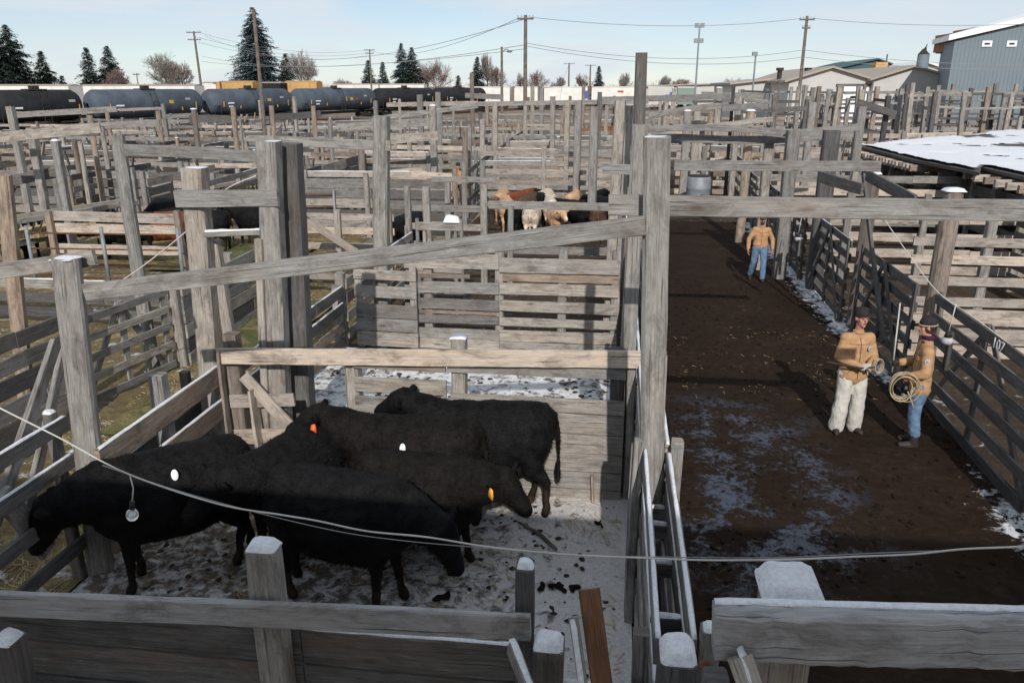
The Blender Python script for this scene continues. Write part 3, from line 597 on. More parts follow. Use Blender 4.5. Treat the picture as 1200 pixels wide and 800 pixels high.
for x in (-4.66, -3.62): mb = MB(); mb.beam((x, 13.85, .1), (x, 13.85, 1.66), .13, .05, up=(1, 0, 0)); mb.build('stile', 'grey', g3)
# long fence X = -5.05 between pens and side alley
fence('grey board fence between the second pen and the side alley', (-5.1, 9.6), (-5.1, 13.9), rows([1.16, .83, .5, .2], .2), posts=2.1, top=1.3, wd=['warm', 'dark'], side=1, snow=.3)
fence('grey board fence between the third pen and the side alley', (-5.1, 14.1), (-5.1, 19.2), rows([1.25, .95, .6, .25], .2), posts=2.3, top=1.4, wd=['grey', 'dark'], side=1, snow=.4)
post('tall grey post by the left end of the plank fence behind the second pen', (-4.35, 14.1, -.05), AY(447, 136, 14.1), .26, 'grey')
beamT('grey overhead beam joining the tall post behind the second pen to the left', AY(292, 164, 14.0), AY(458, 171, 14.0), .17, .05, 'grey')
beamT('fresh pale board leaning diagonally over the side alley gate', AY(350, 252, 17.0), AY(418, 296, 16.8), .17, .04, 'fresh', name='leaning_board', cat='board')
# cross fence 3 (Y 19.3) with small gates
fence('thin two rail fence in front of the brown and tan cattle', (-3.1, 19.3), (.15, 19.3), rows([2.0, .9, .5], .2), posts=[.55, 3.2], top=2.05, wd='grey')
fence('fence line of grey rails left of the brown and tan cattle', (-5.1, 19.3), (-3.2, 19.3), rows([1.9, 1.45, 1.0, .5], .17), posts=[0, .5, 1.9], top=2.4, wd='grey', snow=.5)
g4 = thing('wooden_gate', 'small two rail gate with a snow lump on its corner near the centre', 'gate', (-3.9, 16.2, 0))
for z in (2.0, 1.55, 1.1, .6): mb = MB(); mb.beam(AY(487, 250, 16.2)*Vector((1, 1, 0))+Vector((0, 0, z)) if False else Vector((AY(487, 250, 16.2).x, 16.2, z)), Vector((AY(540, 250, 16.2).x, 16.2, z)), .17, .04); mb.build('rail', 'grey', g4)
for px in (488, 496, 533, 540): x = AY(px, 250, 16.2).x; mb = MB(); mb.beam((x, 16.25, 0), (x, 16.25, 2.15 if px in (488, 540) else 2.0), .09, .07); mb.build('stile', 'grey', g4)
x = AY(529, 245, 16.2).x; snow_cap((x, 16.22, 2.1), .35, .2, .14).build('snow_lump', 'snow', g4, True)
# side alley: solid wall along X -7.6, gate, tall post, beam
fence('tall solid wall of weathered planks along the left of the side alley', (-7.55, 12.6), (-7.75, 19.0), [(.02, .26), (.27, .52), (.53, .78), (.79, 1.02), (1.03, 1.28), (1.29, 1.5)], posts=2.1, top=1.55, wd=['grey', 'warm', 'dark'], side=1, bt=.04)
fence('grey plank wall running toward the camera at the left edge', (-7.9, 6.0), (-7.85, 10.2), [(.02, .3), (.32, .58), (.6, .85), (.9, 1.15), (1.2, 1.42), (1.5, 1.72)], posts=2.0, top=1.75, wd=['grey', 'dark'], side=1)
def gate(label, p0, p1, zs, h, m='dark', w=.14, group=None, vbrace=True, side=-1, snow=0):
    p0 = Vector((*p0, 0)); p1 = Vector((*p1, 0)); d = (p1-p0); Ln = d.length; d.normalize(); nrm = Vector((d.y, -d.x, 0))*side
    t = thing('wooden_gate', label, 'gate', p0, group)
    for z in zs:
        mb = MB(); a = p0+Vector((0, 0, z)); b = p1+Vector((0, 0, z+rnd.uniform(-.02, .02))); mb.beam(a, b, w, .035, seg=.35); ro = mb.build('rail', m, t)
        if snow and z == max(zs): snow_strip(a+Vector((0, 0, w/2)), b+Vector((0, 0, w/2)), .035, .02).build('snow', 'snow', ro, True)
    zt = max(zs)+w/2; zb = min(zs)-w/2
    for q in (.07, Ln/2, Ln-.07):
        mb = MB(); b = p0+d*q+nrm*.04; mb.beam(b+Vector((0, 0, zb)), b+Vector((0, 0, zt+.03)), .12, .035, up=d); mb.build('stile', m, t)
    if vbrace:
        for (q0, q1) in ((Ln/2, .12), (Ln/2, Ln-.12)):
            mb = MB(); mb.beam(p0+d*q0+nrm*.078+Vector((0, 0, zt)), p0+d*q1+nrm*.078+Vector((0, 0, zb)), .11, .03); mb.build('brace', m, t)
    return t
gate('thin railed gate with a V brace in the side alley on the left', (-7.95, 10.4), (-7.6, 12.4), [.15, .48, .8, 1.12, 1.42], 1.5, 'grey', .12)
post('tall round grey post leaning left beside the side alley wall', AY(182, 450, 12.2), AY(137, 158, 12.4), .24, 'grey', rnd_=True)
beamT('long overhead beam from the leaning round post to the double gateway post', AY(147, 176, 12.2), AY(357, 189, 12.2), .18, .06, 'grey', bow=.03)
post('round brownish post with worn bark at the left edge', AY(22, 420, 9.6)-Vector((0, 0, .6)), AY(3, 205, 9.6), .22, 'warm', rnd_=True)
f = fence('fresh pinkish rail fence closing the far end of the side alley', (-8.3, 18.6), (-5.3, 18.6), rows([1.75, 1.42, 1.02, .6, .25], .17), posts=[.2, 1.6, 2.9], top=1.9, wd='fresh')
fence('light pale rail fence in front of the red cow on the left', (AY(62, 280, 19).x, 19), (AY(212, 280, 19).x, 19), rows([1.55, 1.25, .7], .26), posts=2.4, top=1.75, wd='fresh', pw='warm')
# grey planks running up the side alley's far wall
fence('long dark plank wall receding between the left pens and the centre rows', (-10.9, 25), (-10.9, 45), [(.02, .4), (.42, .8), (.82, 1.2), (1.22, 1.6), (1.62, 2.0)], posts=3, top=2.05, wd=['dark', 'grey'], side=1, bt=.05)
# ---- far alley right side: gates
gy = [(8.95, 12.55), (13.0, 16.4), (16.9, 20.3), (20.8, 24.2), (24.7, 28.1), (28.6, 32)]
names = ['nearest alley gate, dark boards with a white painted 107', 'dark alley gate just beyond the standing men', 'third dark alley gate, half way to the walking man', 'fourth dark alley gate, beside the walking man', 'fifth dark alley gate, behind the walking man', 'farthest dark alley gate before the loading area']
for i, (y0, y1) in enumerate(gy):
    X0 = 4.95
    gate(names[i], (X0-.12, y0), (X0-.02, y1), [.12, .46, .80, 1.12, 1.42, 1.70], 1.8, 'dark', .15, 'alley gates on the right', side=-1 if i else 1, snow=1 if i > 1 else 0)  # gates face away from the sun; their shade is put into the dark wood
    post('weathered post at the '+['near end of the gate with the white 107', 'far end of the gate with the white 107', 'start of the third alley gate', 'start of the fourth alley gate', 'start of the fifth alley gate', 'start of the farthest alley gate'][i], (X0+.05, y0-.2, -.05), (X0+.05+.02, y0-.2, [2.0, 3.3, 3.15, 3.4, 3.3, 3.0][i]), [.2, .30, .26, .24, .22, .22][i], ['dark', 'warm', 'warm', 'grey', 'grey', 'grey'][i], i == 1 or i == 2, rnd_=i in (1, 2), group='posts along the alley gates')
# 107
cu = bpy.data.curves.new('num', 'FONT'); cu.body = '107'; cu.size = .2; cu.extrude = .003; cu.align_x = 'CENTER'; cu.align_y = 'CENTER'
to = bpy.data.objects.new('num', cu); COL.objects.link(to); me = bpy.data.meshes.new_from_object(to.evaluated_get(bpy.context.evaluated_depsgraph_get())); bpy.data.objects.remove(to)
me.name = 'gate_number'; me.materials.append(M['white'])
gt = [o for o in bpy.data.objects if o.get('label', '').startswith('nearest alley gate')][0]
no = link(me, 'gate_number', gt); c = AX(1166, 415, 4.80); c = Vector((4.84, c.y, 1.70)); no.location = c-gt.location-Vector((.025, 0, 0)); no.rotation_euler = (pi/2, 0, -pi/2+.028)
gt2 = [o for o in gt.children if o.name.startswith('stile')]
# leaning boards / A-brace beyond the men
beamT('long dark brace board leaning against the post behind the standing men', AX(1012, 205, 4.75), AX(1035, 400, 4.7), .12, .05, 'dark', name='leaning_board', cat='board')
beamT('dark overhead board slanting from the right gate post toward the far pens', AY(960, 207, 16.0), AY(1010, 222, 14.5), .2, .05, 'dark')
beamT('dark overhead board slanting down to the right of the alley gate posts', AY(1016, 205, 15.5), AY(1072, 236, 13.6), .2, .05, 'dark')
beamT('pale crossbeam over the alley joining the centre to the right gate posts', AY(790, 194, 12.9), AY(1032, 195, 12.9), .16, .05, 'grey')
beamT('short crossbeam stub left of the round topped post', AY(706, 198, 12.9), AY(745, 199, 12.9), .16, .05, 'grey')
# right pens: fresh sunlit cross fences
RB = rows([2.12, 1.92-.06, 1.55, 1.14, .72, .3], .2)
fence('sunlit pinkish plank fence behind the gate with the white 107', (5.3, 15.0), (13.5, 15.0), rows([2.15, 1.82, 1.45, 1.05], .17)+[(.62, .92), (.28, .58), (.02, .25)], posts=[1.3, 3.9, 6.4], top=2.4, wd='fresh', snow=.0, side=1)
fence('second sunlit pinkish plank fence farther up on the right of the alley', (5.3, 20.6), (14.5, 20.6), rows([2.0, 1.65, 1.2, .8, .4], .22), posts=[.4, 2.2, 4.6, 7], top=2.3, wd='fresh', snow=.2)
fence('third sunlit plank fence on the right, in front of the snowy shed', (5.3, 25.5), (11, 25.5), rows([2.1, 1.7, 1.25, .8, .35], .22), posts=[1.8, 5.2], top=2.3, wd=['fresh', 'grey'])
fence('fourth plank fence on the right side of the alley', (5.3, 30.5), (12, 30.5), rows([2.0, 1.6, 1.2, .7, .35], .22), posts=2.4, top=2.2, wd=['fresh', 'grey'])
fence('dark plank fence at the near right corner beside the gate with the white 107', (5.1, 5.6), (5.1, 8.7), [(.05, .45), (.5, .9), (.95, 1.35), (1.4, 1.75)], posts=1.5, top=1.9, wd='dark', pw='dark', side=-1)
fence('dark plank wall running away to the right of the sunlit fences', (9.8, 13.0), (9.6, 20.3), [(.1, .5), (.6, 1.0), (1.1, 1.5), (1.6, 2.35)], posts=2.4, top=2.2, wd='dark', side=-1)
# ================================================================== cattle
def ax(p, q): return (Vector(p)+Vector(q))/2
def cow_mesh(voxel, neck=(.25, 0), head=(-.35, 0), legs=(0, 0, 0, 0), disp=.012, seed=0):
    """local: +X forward, origin on the ground under the body"""
    mb = MB()
    secs = [(-.80, 1.05, .13, .16), (-.72, 1.03, .23, .25), (-.58, 1.0, .28, .31), (-.40, .96, .31, .355), (-.2, .92, .345, .395), (0, .89, .365, .43), (.2, .875, .36, .44), (.38, .885, .325, .435), (.54, .905, .28, .405), (.68, .92, .22, .34), (.79, .92, .15, .24)]
    ns = 16; vs = []; fs = []
    for (x, z, hw, hh) in secs:
        for j in range(ns):
            a = 2*pi*j/ns; cx = cos(a); sz = sin(a)
            yy = hw*math.copysign(abs(cx)**.85, cx)*(1 if sz < .2 else 1-.18*(sz-.2)); vs.append((x, yy, z+hh*math.copysign(abs(sz)**.9, sz)*(.93 if sz > 0 else 1)))
    n = len(secs)
    for i in range(n-1):
        for j in range(ns): fs.append((i*ns+j, (i+1)*ns+j, (i+1)*ns+(j+1) % ns, i*ns+(j+1) % ns))
    fs.append(tuple(range(ns))); fs.append(tuple(range((n-1)*ns+ns-1, (n-1)*ns-1, -1))); mb.add(vs, fs)
    mb.caps([((.35, 0, 1.20), .11), ((.55, 0, 1.17), .12)])                      # withers
    np_, ny = neck; b0 = Vector((.62, 0, 1.03)); nd = Vector((cos(np_)*cos(ny), cos(np_)*sin(ny), sin(np_)))
    b1 = b0+nd*.52
    mb.caps([(b0, .27), (b0+nd*.2, .24), (b0+nd*.38, .195), (b1, .16)]); mb.caps([(b0-Vector((0, 0, .12)), .16), (b0+nd*.3-Vector((0, 0, .08)), .14)])
    hp, hy = head; hd = Vector((cos(hp)*cos(hy), cos(hp)*sin(hy), sin(hp))); sd_ = hd.cross(Vector((0, 0, 1))).normalized(); up = sd_.cross(hd)
    P = lambda f, s, u: b1+hd*f+sd_*s+up*u
    mb.caps([(P(0, 0, .03), .15), (P(.13, 0, .025), .13), (P(.25, 0, -.01), .105), (P(.34, 0, -.025), .094), (P(.38, 0, -.03), .088)])
    mb.caps([(P(.02, .0, -.09), .09), (P(.2, 0, -.09), .065), (P(.32, 0, -.075), .06)])     # jaw
    for s in (-1, 1):
        mb.caps([(P(.11, s*.085, .06), .045), (P(.17, s*.08, .05), .035)])           # brow
        mb.ell(P(.37, s*.05, -.015), (.035, .03, .035))
        rot = Matrix((tuple((-hd*.35+sd_*s).normalized()), tuple(hd), tuple(up))).transposed()
        mb.ell(P(-.02, s*.20, .075), (.125, .03, .065), rot)                     # ear
    mb.ell(P(-.03, 0, .12), (.07, .07, .06))
    f1, f2, h1, h2 = legs
    for s, sw in ((1, f1), (-1, f2)):
        y = s*.16; mb.caps([((.48, y*.9, .82), .15), ((.50, y, .66), .105), ((.50+sw*.3, y, .42), .062), ((.50+sw*.6, y, .22), .047), ((.50+sw*.75, y, .10), .05), ((.53+sw*.8, y, .045), .058)])
    for s, sw in ((1, h1), (-1, h2)):
        y = s*.16; mb.caps([((-.58, y*.8, .88), .20), ((-.54, y, .72), .155), ((-.50+sw*.1, y*1.05, .60), .115), ((-.68+sw*.3, y, .44), .062), ((-.655+sw*.6, y, .24), .048), ((-.65+sw*.75, y, .10), .05), ((-.62+sw*.8, y, .045), .06)])
    mb.caps([((-.80, 0, 1.14), .05), ((-.86, 0, .95), .03), ((-.87, 0, .65), .024), ((-.86, 0, .48), .045), ((-.86, 0, .36), .03)])
    mb.ell((-.1, 0, .55), (.5, .22, .13))
    me = remesh(mb, voxel, 5, disp, 9+seed, None)
    return me, P, b1, hd, sd_, up
def coat(me, parent, m, n=9000, ln=.03, seed=0):
    """short shaggy winter hair: thin tapered blades laid back along the body"""
    r = random.Random(seed); ps = me.polygons; k = len(ps); mb = MB(); vs = []; fs = []
    for _ in range(n):
        p = ps[r.randrange(k)]; c = p.center; nn = p.normal
        if c.z < .35 and r.random() < .5: continue
        d = (nn*r.uniform(.5, 1.0)+Vector((-.7, 0, -.45))+Vector((r.uniform(-.3, .3), r.uniform(-.3, .3), r.uniform(-.3, .3)))).normalized()*ln*r.uniform(.6, 1.4)
        t = d.cross(nn).normalized()*.0035; q = Vector(c)+Vector((r.uniform(-.01, .01), r.uniform(-.01, .01), r.uniform(-.01, .01)))
        i = len(vs); vs += [q-t-nn*.006, q+t-nn*.006, q+d]; fs.append((i, i+1, i+2))
    return link(mesh('hair', vs, fs, M[m]), 'hair', parent)
def cow(label, pos, rz, colour='cowblack', scale=1.0, voxel=.024, group=None, tagc=None, tags=1, sticker=None, hairn=9000, seed=0, **kw):
    t = thing('cow', label, 'cow', (pos[0], pos[1], 0), group); t.rotation_euler = (0, 0, rz); t.scale = (scale*.86, scale*.95, scale*1.02)
    me, P, b1, hd, sd_, up = cow_mesh(voxel, seed=seed, **kw); me.name = 'body'; me.materials.append(M[colour]); link(me, 'body', t)
    if hairn: coat(me, t, colour, hairn, .034, seed)
    for s in (-1, 1):
        mb = MB(); mb.ell(P(.135, s*.098, .045), (.017, .017, .017)); mb.build2('eye', 'eye', t)
    mb = MB(); mb.ell(P(.42, 0, -.02), (.03, .045, .04)); mb.build2('nose', 'eye', t)
    if tagc:
        e = P(.0, tags*.27, .06); mb = MB(); n = sd_*tags
        w_ = hd.normalized()*.036; h_ = Vector((0, 0, -.095))+sd_*tags*.02; th = n*.004
        mb.add([e-w_*.6+th, e+w_*.6+th, e+w_+h_*.5+th, e+w_+h_+th, e-w_+h_+th, e-w_+h_*.5+th, e-w_*.6-th, e+w_*.6-th, e+w_+h_*.5-th, e+w_+h_-th, e-w_+h_-th, e-w_+h_*.5-th],
               [(0, 1, 2, 3, 4, 5), (11, 10, 9, 8, 7, 6)]+[(i, 6+i, 6+(i+1) % 6, (i+1) % 6) for i in range(6)])
        mb.build2('ear_tag', tagc, t)
    if sticker:
        x, s, z = sticker; mb = MB(); mb.ell((x, s*.325, z), (.036, .008, .05), Matrix.Rotation(.35*s, 3, 'X')); mb.build2('auction_sticker', 'white', t)
    return t
def b2(s, name, m, parent, smooth=True):       # parts given in the thing's own local space
    return link(mesh(name, s.v, s.f, M[m], s.uv, smooth), name, parent)
MB.build2 = b2
D = R
cow('black cow at the lower left with its head lowered, white sticker on its back', (-4.28, 6.62), D(220), 'cowblack', 1.08, neck=(-.2, -.1), head=(-.95, -.35), legs=(.05, -.15, .1, -.2), sticker=(.0, 1, 1.15), seed=1, group='black cattle in the front pen')
cow('black cow by the back fence facing left with a red-orange ear tag', (-2.08, 7.72), D(182), 'cowsmoky', 1.07, neck=(.40, .08), head=(-.30, .12), legs=(.1, -.05, .15, -.1), tagc='orange', tags=-1, sticker=(.05, 1, 1.08), seed=2, group='black cattle in the front pen')
cow('black cow nearest the right side of the pen, its rump toward the alley', (-1.32, 8.30), D(186), 'cowblack', 1.05, neck=(.42, -.12), head=(-.30, -.3), legs=(0, .1, -.1, .15), seed=3, group='black cattle in the front pen')
cow('black cow in the middle facing right, with a small white and amber ear tag', (-1.88, 7.1), D(-6), 'cowsmoky', .96, neck=(.22, -.25), head=(-.5, -.35), legs=(.1, -.1, .1, 0), tagc='amber', tags=1, seed=4, group='black cattle in the front pen')
cow('front black cow eating with its head down to the right and hay on its poll', (-2.48, 6.42), D(-10), 'cowblack', 1.05, neck=(-.35, .1), head=(-1.0, 0), legs=(.12, -.05, -.1, .1), seed=5, group='black cattle in the front pen')
cow('black cow facing the viewer from the left middle with an orange ear tag', (-3.22, 7.3), D(-108), 'cowblack', 1.04, neck=(.12, -.35), head=(-.6, -.45), legs=(0, .1, 0, -.1), tagc='amber', tags=1, seed=6, group='black cattle in the front pen')
h = random.Random(4); mb = MB()
hx, hy = -1.62, 6.42
for i in range(60):
    a = h.uniform(0, 6.3); q = Vector((hx+h.uniform(-.07, .07), hy+h.uniform(-.07, .07), .95+h.uniform(-.02, .05))); d = Vector((cos(a), sin(a), h.uniform(-.2, .4)))*h.uniform(.03, .06)
    mb.tube([q-d, q+d], .002, 3)
tag(mb.build('hay_wisp', 'straw', None), 'small wisp of yellow hay on the poll of the front black cow', 'hay', kind='stuff')
# distant cattle share a few coarser bodies
proto = {}
def far_cow(label, x, y, rz, colour, kind, group, sc=1.0):
    key = (kind, colour)
    if key not in proto:
        kw = [dict(neck=(.2, .2), head=(-.4, .3)), dict(neck=(-.5, 0), head=(-1.1, .1)), dict(neck=(.35, -.3), head=(-.2, -.5))][kind]
        me, P, b1, hd, sd_, up = cow_mesh(.04, **kw); me.materials.append(M[colour]); me.name = 'body'; e = MB()
        proto[key] = (me, P)
    me, P = proto[key]; t = thing('cow', label, 'cow', (x, y, 0), group); t.rotation_euler = (0, 0, rz); t.scale = (sc,)*3
    link(me, 'body', t)
    if 'white face' in label or 'pale face' in label:
        mb = MB(); mb.caps([(P(.08, 0, .045), .11), (P(.25, 0, .02), .075), (P(.40, 0, -.005), .066)]); mb.build2('face_blaze', 'cowcream', t)
    return t
g = 'mixed cattle crowded in the pen near the centre'
for (px, col, rz, kd, yy, lb) in [(594, 'cowtan', 100, 0, 22.6, 'tan cow at the left end of the mixed group near the centre'), (604, 'cowblack', 85, 1, 21.4, 'black cow in front of the tan one at the left of the mixed group'), (609, 'cowred', 60, 0, 24.6, 'red brown cow far back on the left of the mixed group'), (623, 'cowcream', 92, 1, 21.3, 'cream cow seen from behind, third from the left in the mixed group'), (633, 'cowblack', 100, 0, 24.4, 'black cow half hidden behind the two cream cows'), (646, 'cowcream', 95, 0, 23.0, 'cream cow standing second row right of the cream rump'), (652, 'cowtan', -80, 0, 21.2, 'tan cow with a white face looking toward the viewer'), (664, 'cowblack', -35, 2, 22.6, 'black cow with a reddish head turned right of the white faced one'), (681, 'cowblack', 110, 0, 21.5, 'broad black rump right of centre in the mixed group'), (700, 'cowbrown', 95, 1, 21.2, 'dark brown cow seen from behind at the right of the mixed group'), (707, 'cowblack', -60, 0, 23.4, 'black cow lifting its head at the right end of the mixed group'), (588, 'cowtan', -90, 0, 24.8, 'tan cow behind the gate posts left of the mixed group'), (617, 'cowbrown', 75, 0, 23.4, 'brown cow wedged behind the cream rump in the mixed group'), (672, 'cowtan', 80, 1, 24.6, 'tan cow rump at the very back of the mixed group'), (692, 'cowblack', 70, 2, 24.2, 'black cow behind the dark brown one in the mixed group'), (638, 'cowcream', -100, 1, 25.0, 'cream cow at the back of the mixed group')]:
    yy += 4.6; x = AY(px, 240, yy).x; far_cow(lb, x, yy, D(rz), col, kd, g, .88)
g = 'cattle in the pens on the left'
for (px, py, col, rz, kd, yy, lb) in [(185, 250, 'cowred', 10, 0, 21.8, 'rust red cow behind the pale rail fence on the left'), (205, 240, 'cowblack', 170, 1, 24.5, 'black cow back just behind the rust red one'), (236, 240, 'cowblack', 185, 0, 22.3, 'black cow left of the tall gateway post'), (150, 255, 'cowblack', 30, 1, 21.4, 'black cow left of the rust red cow, head down'), (262, 220, 'cowblack', 0, 1, 31.5, 'black cow in the far left row behind the gateway crossbeam'), (283, 220, 'cowblack', 180, 1, 32.2, 'second black cow in the far left row behind the gateway crossbeam, facing left'), (302, 220, 'cowblack', 15, 1, 31.2, 'black cow in the far left row beside the double gateway post'), (182, 215, 'cowblack', 100, 0, 28.5, 'black cow by the slatted feed rack on the left'), (196, 215, 'cowblack', 60, 0, 29.6, 'black cow right of the slatted feed rack'), (20, 260, 'cowblack', 100, 0, 20.3, 'black cow in the dark under the left feed rack'), (45, 262, 'cowblack', 70, 1, 21.2, 'black cow second from the left edge under the feed rack'), (75, 270, 'cowblack', 120, 1, 20.8, 'black cow right of the two under the left feed rack'), (105, 268, 'cowblack', 10, 1, 22.2, 'black cow behind the pipe panel on the left'), (375, 180, 'cowred', 5, 1, 39.5, 'red brown cow far off above the long overhead beam'), (400, 180, 'cowblack', 170, 1, 40.3, 'black cow right of the far red brown one'), (428, 181, 'cowblack', 10, 1, 40.1, 'black cow behind the tall post on the far left of centre'), (470, 181, 'cowblack', 10, 1, 39.4, 'black cow farthest right in the distant row'), (408, 208, 'cowblack', 90, 1, 32.5, 'black cow rump between the dark wall and the far fence'), (478, 240, 'cowblack', 80, 0, 22.5, 'black cow beside the little gate near the centre'), (300, 246, 'cowblack', 165, 0, 23.4, 'black cow between the two gateway posts, half hidden')]:
    x = AY(px, py, yy).x; far_cow(lb, x, yy, D(rz), col, kd, g, 1.0)

# ================================================================== people
from mathutils.bvhtree import BVHTree
def glove(parent, wrist, dirv, palmn, thumb, m, curl=.8, name='hand', sc=1.0):
    d = Vector(dirv).normalized(); n = Vector(palmn); n = (n-d*n.dot(d)).normalized(); s = d.cross(n)*thumb; w0 = Vector(wrist); mb = MB()
    mb.caps([(w0, .027), (w0+d*.04*sc, .03)])
    for k, (o, ln) in enumerate([(.030, .075), (.010, .083), (-.010, .078), (-.029, .062)]):
        k0 = w0+d*.088*sc+s*o; mb.caps([(w0+d*.03+s*o*.8, .017), (k0, .0135)])
        p = k0; dd = d.copy(); ch = [(p, .0125)]
        for q in range(3):
            dd = (Matrix.Rotation(0, 3, 'X') @ dd); ang = curl*(.55+.15*k/3); dd = (dd*cos(ang)+n*sin(ang)).normalized(); p = p+dd*ln*(.42 if q == 0 else .31); ch.append((p, .012-.001*q))
            n2 = (n-dd*n.dot(dd)); n = n2.normalized() if n2.length > .1 else n
        mb.caps(ch, 8); n = Vector(palmn); n = (n-d*n.dot(d)).normalized()
    t0 = w0+d*.025+s*.024; t1 = t0+(d*.6+s*.7+n*.25).normalized()*.045; t2 = t1+(d*.8+s*.2+n*.5).normalized()*.032
    mb.caps([(t0, .016), (t1, .0145), (t2, .012)], 8)
    return solid_part(mb, name, m, parent, .0058, 2)
def person(label, pos, rz, J, kit, height=1.0, name='person'):
    """local: facing -Y, +X is the figure's left. J: joints; one continuous body, clothes as children"""
    t = thing(name, label, 'person', (pos[0], pos[1], 0)); t.rotation_euler = (0, 0, rz); t.scale = (height*.93, height*.93, height)
    g_ = lambda k: Vector(J[k])
    b = MB(); hc = g_('head'); nk = g_('neck'); fd = Vector(J.get('face', (0, -1, 0))).normalized(); sd_ = fd.cross(Vector((0, 0, 1))).normalized(); up = sd_.cross(fd)
    hk = 1.1
    H = lambda f, s, u: hc+(fd*f+sd_*s+up*u)*hk
    for s in 'LR':
        b.caps([(g_('hip'+s), .09), (g_('knee'+s), .058), (g_('ank'+s), .036), (g_('ank'+s)+Vector((0, 0, -.03)), .03)])
        b.caps([(g_('sh'+s), .062), (g_('el'+s), .045), (g_('wr'+s), .03)])
    b.caps([(g_('hipL'), .1), (g_('hipR'), .1)]); b.caps([(g_('shL'), .07), (g_('shR'), .07)])
    for k in (-.07, .07): b.caps([(g_('pel')+Vector((k, 0, 0)), .11), (g_('chest')+Vector((k, 0, 0)), .12)])
    b.caps([(g_('chest')+Vector((0, 0, .12)), .09), (nk, .06), (hc-Vector((0, 0, .06)), .055)])
    rt = Matrix((tuple(sd_), tuple(fd), tuple(up))).transposed()
    b.ell(H(-.01, 0, .025), (0.0814, 0.1023, 0.11), rt, 16, 12); b.ell(H(.025, 0, -.05), (0.0605, 0.0682, 0.0682), rt, 14, 10)
    b.caps([(H(.088, 0, .01), .011), (H(.108, 0, -.022), .014)], 8)
    b.caps([(H(.075, -.03, .022), .014), (H(.075, .03, .022), .014)], 8)
    b.caps([(H(.078, -.018, -.055), .011), (H(.078, .018, -.055), .011)], 8); b.ell(H(.07, 0, -.092), (0.0242, 0.0198, 0.0198), rt)
    for s in (-1, 1): b.ell(H(-.005, s*.077, -.005), (0.0121, 0.022, 0.0352), rt); b.ell(H(.055, s*.04, -.025), (0.0242, 0.022, 0.0242), rt)
    solid_part(b, 'body', kit['skin'], t, .0105, 2)
    for s in (-1, 1): mb = MB(); mb.ell(H(.082, s*.031, .006), (0.0121, 0.0066, 0.0077), rt, 8, 6); mb.build2('eye', 'eye', t)
    mb = MB(); mb.ell(H(.087, 0, -.055), (0.0242, 0.0066, 0.0066), rt, 8, 6); mb.build2('mouth', 'maroon', t)
    # trousers
    mb = MB(); fl = kit.get('flare', 0)
    for s in 'LR':
        hp, kn, an = g_('hip'+s), g_('knee'+s), g_('ank'+s)
        mb.caps([(hp, .118), (hp.lerp(kn, .5), .098+fl*.3), (kn, .08+fl*.6), (kn.lerp(an, .55), .074+fl*.9), (an+Vector((0, 0, .0+kit.get('hem', .03))), .068+fl)], 14)
    mb.caps([(g_('hipL'), .12), (g_('hipR'), .12)], 14); mb.caps([(g_('pel')+Vector((-.06, 0, .03)), .115), (g_('pel')+Vector((.06, 0, .03)), .115)], 14)
    solid_part(mb, 'trousers', kit['pants'], t, .014, 3, .012, 9, (13, 13, 7))
    # jacket
    mb = MB(); jl = kit.get('jlen', .08)
    for k in (-1, 1):
        mb.caps([(g_('pel')+Vector((k*.085, 0, .08-jl)), .132), (g_('pel').lerp(g_('chest'), .5)+Vector((k*.068, 0, 0)), .122), (g_('chest')+Vector((k*.075, 0, .03)), .122), (g_('chest')+Vector((k*.08, 0, .12)), .10)], 16)
    mb.caps([(g_('shL'), .086), (g_('shR'), .086)], 14); mb.caps([(g_('pel')+Vector((0, 0, .06-jl)), .138), (g_('chest')+Vector((0, -.005, .05)), .126)], 16); mb.caps([(g_('chest')+Vector((0, .01, .14)), .10), (nk-Vector((0, 0, .03)), .078)], 14)
    for s in 'LR':
        sh, el, wr = g_('sh'+s), g_('el'+s), g_('wr'+s)
        mb.caps([(sh, .082), (sh.lerp(el, .5), .073), (el, .068), (el.lerp(wr, .5), .061), (wr.lerp(el, .08), .053)], 14)
    jk = solid_part(mb, 'jacket', kit['jacket'], t, .0135, 6, .0085, 8, (7, 7, 17))
    bv = BVHTree.FromPolygons([v.co for v in jk.data.vertices], [p.vertices for p in jk.data.polygons])
    def strip(name, pts, wd, m):
        hit = []
        for (x, z) in pts:
            h = bv.ray_cast(Vector((x, -1, z)), Vector((0, 1, 0)))
            if h[0] is not None and h[0].y < .05: hit.append(h[0]+Vector((0, -.001, 0)))
        if len(hit) > 2: q = MB(); q.tube(hit, wd, 5); q.build2(name, m, t)
    pz = g_('pel').z; strip('zip', [(.004, pz-jl+.06+(1.42-pz+jl-.06)*i/24) for i in range(25)], .006, 'browncap')
    for k in (-1, 1): strip('pocket_seam', [(k*(.07+.01*i), pz-jl+.22-.012*i) for i in range(9)], .004, 'browncap')
    strip('yoke_seam', [(-.15+.03*i, 1.33) for i in range(11)], .003, 'browncap')
    mb = MB(); pl = g_('pel')+Vector((0, 0, .03-jl)); n = 20; pts = [pl+Vector((.225*cos(2*pi*i/n), .145*sin(2*pi*i/n), 0)) for i in range(n+1)]
    mb = MB(); mb.caps([(nk+Vector((.05*cos(a), .05*sin(a)-.005, -.02)), .03) for a in [2*pi*i/8 for i in range(9)]], 8); solid_part(mb, 'collar', kit.get('collar', kit['jacket']), t, .011, 2, .004, 20)
    # zip line down the front
    c0 = g_('chest')+Vector((0, -.15, .14)); c1 = g_('pel')+Vector((0, -.155, .02-jl))
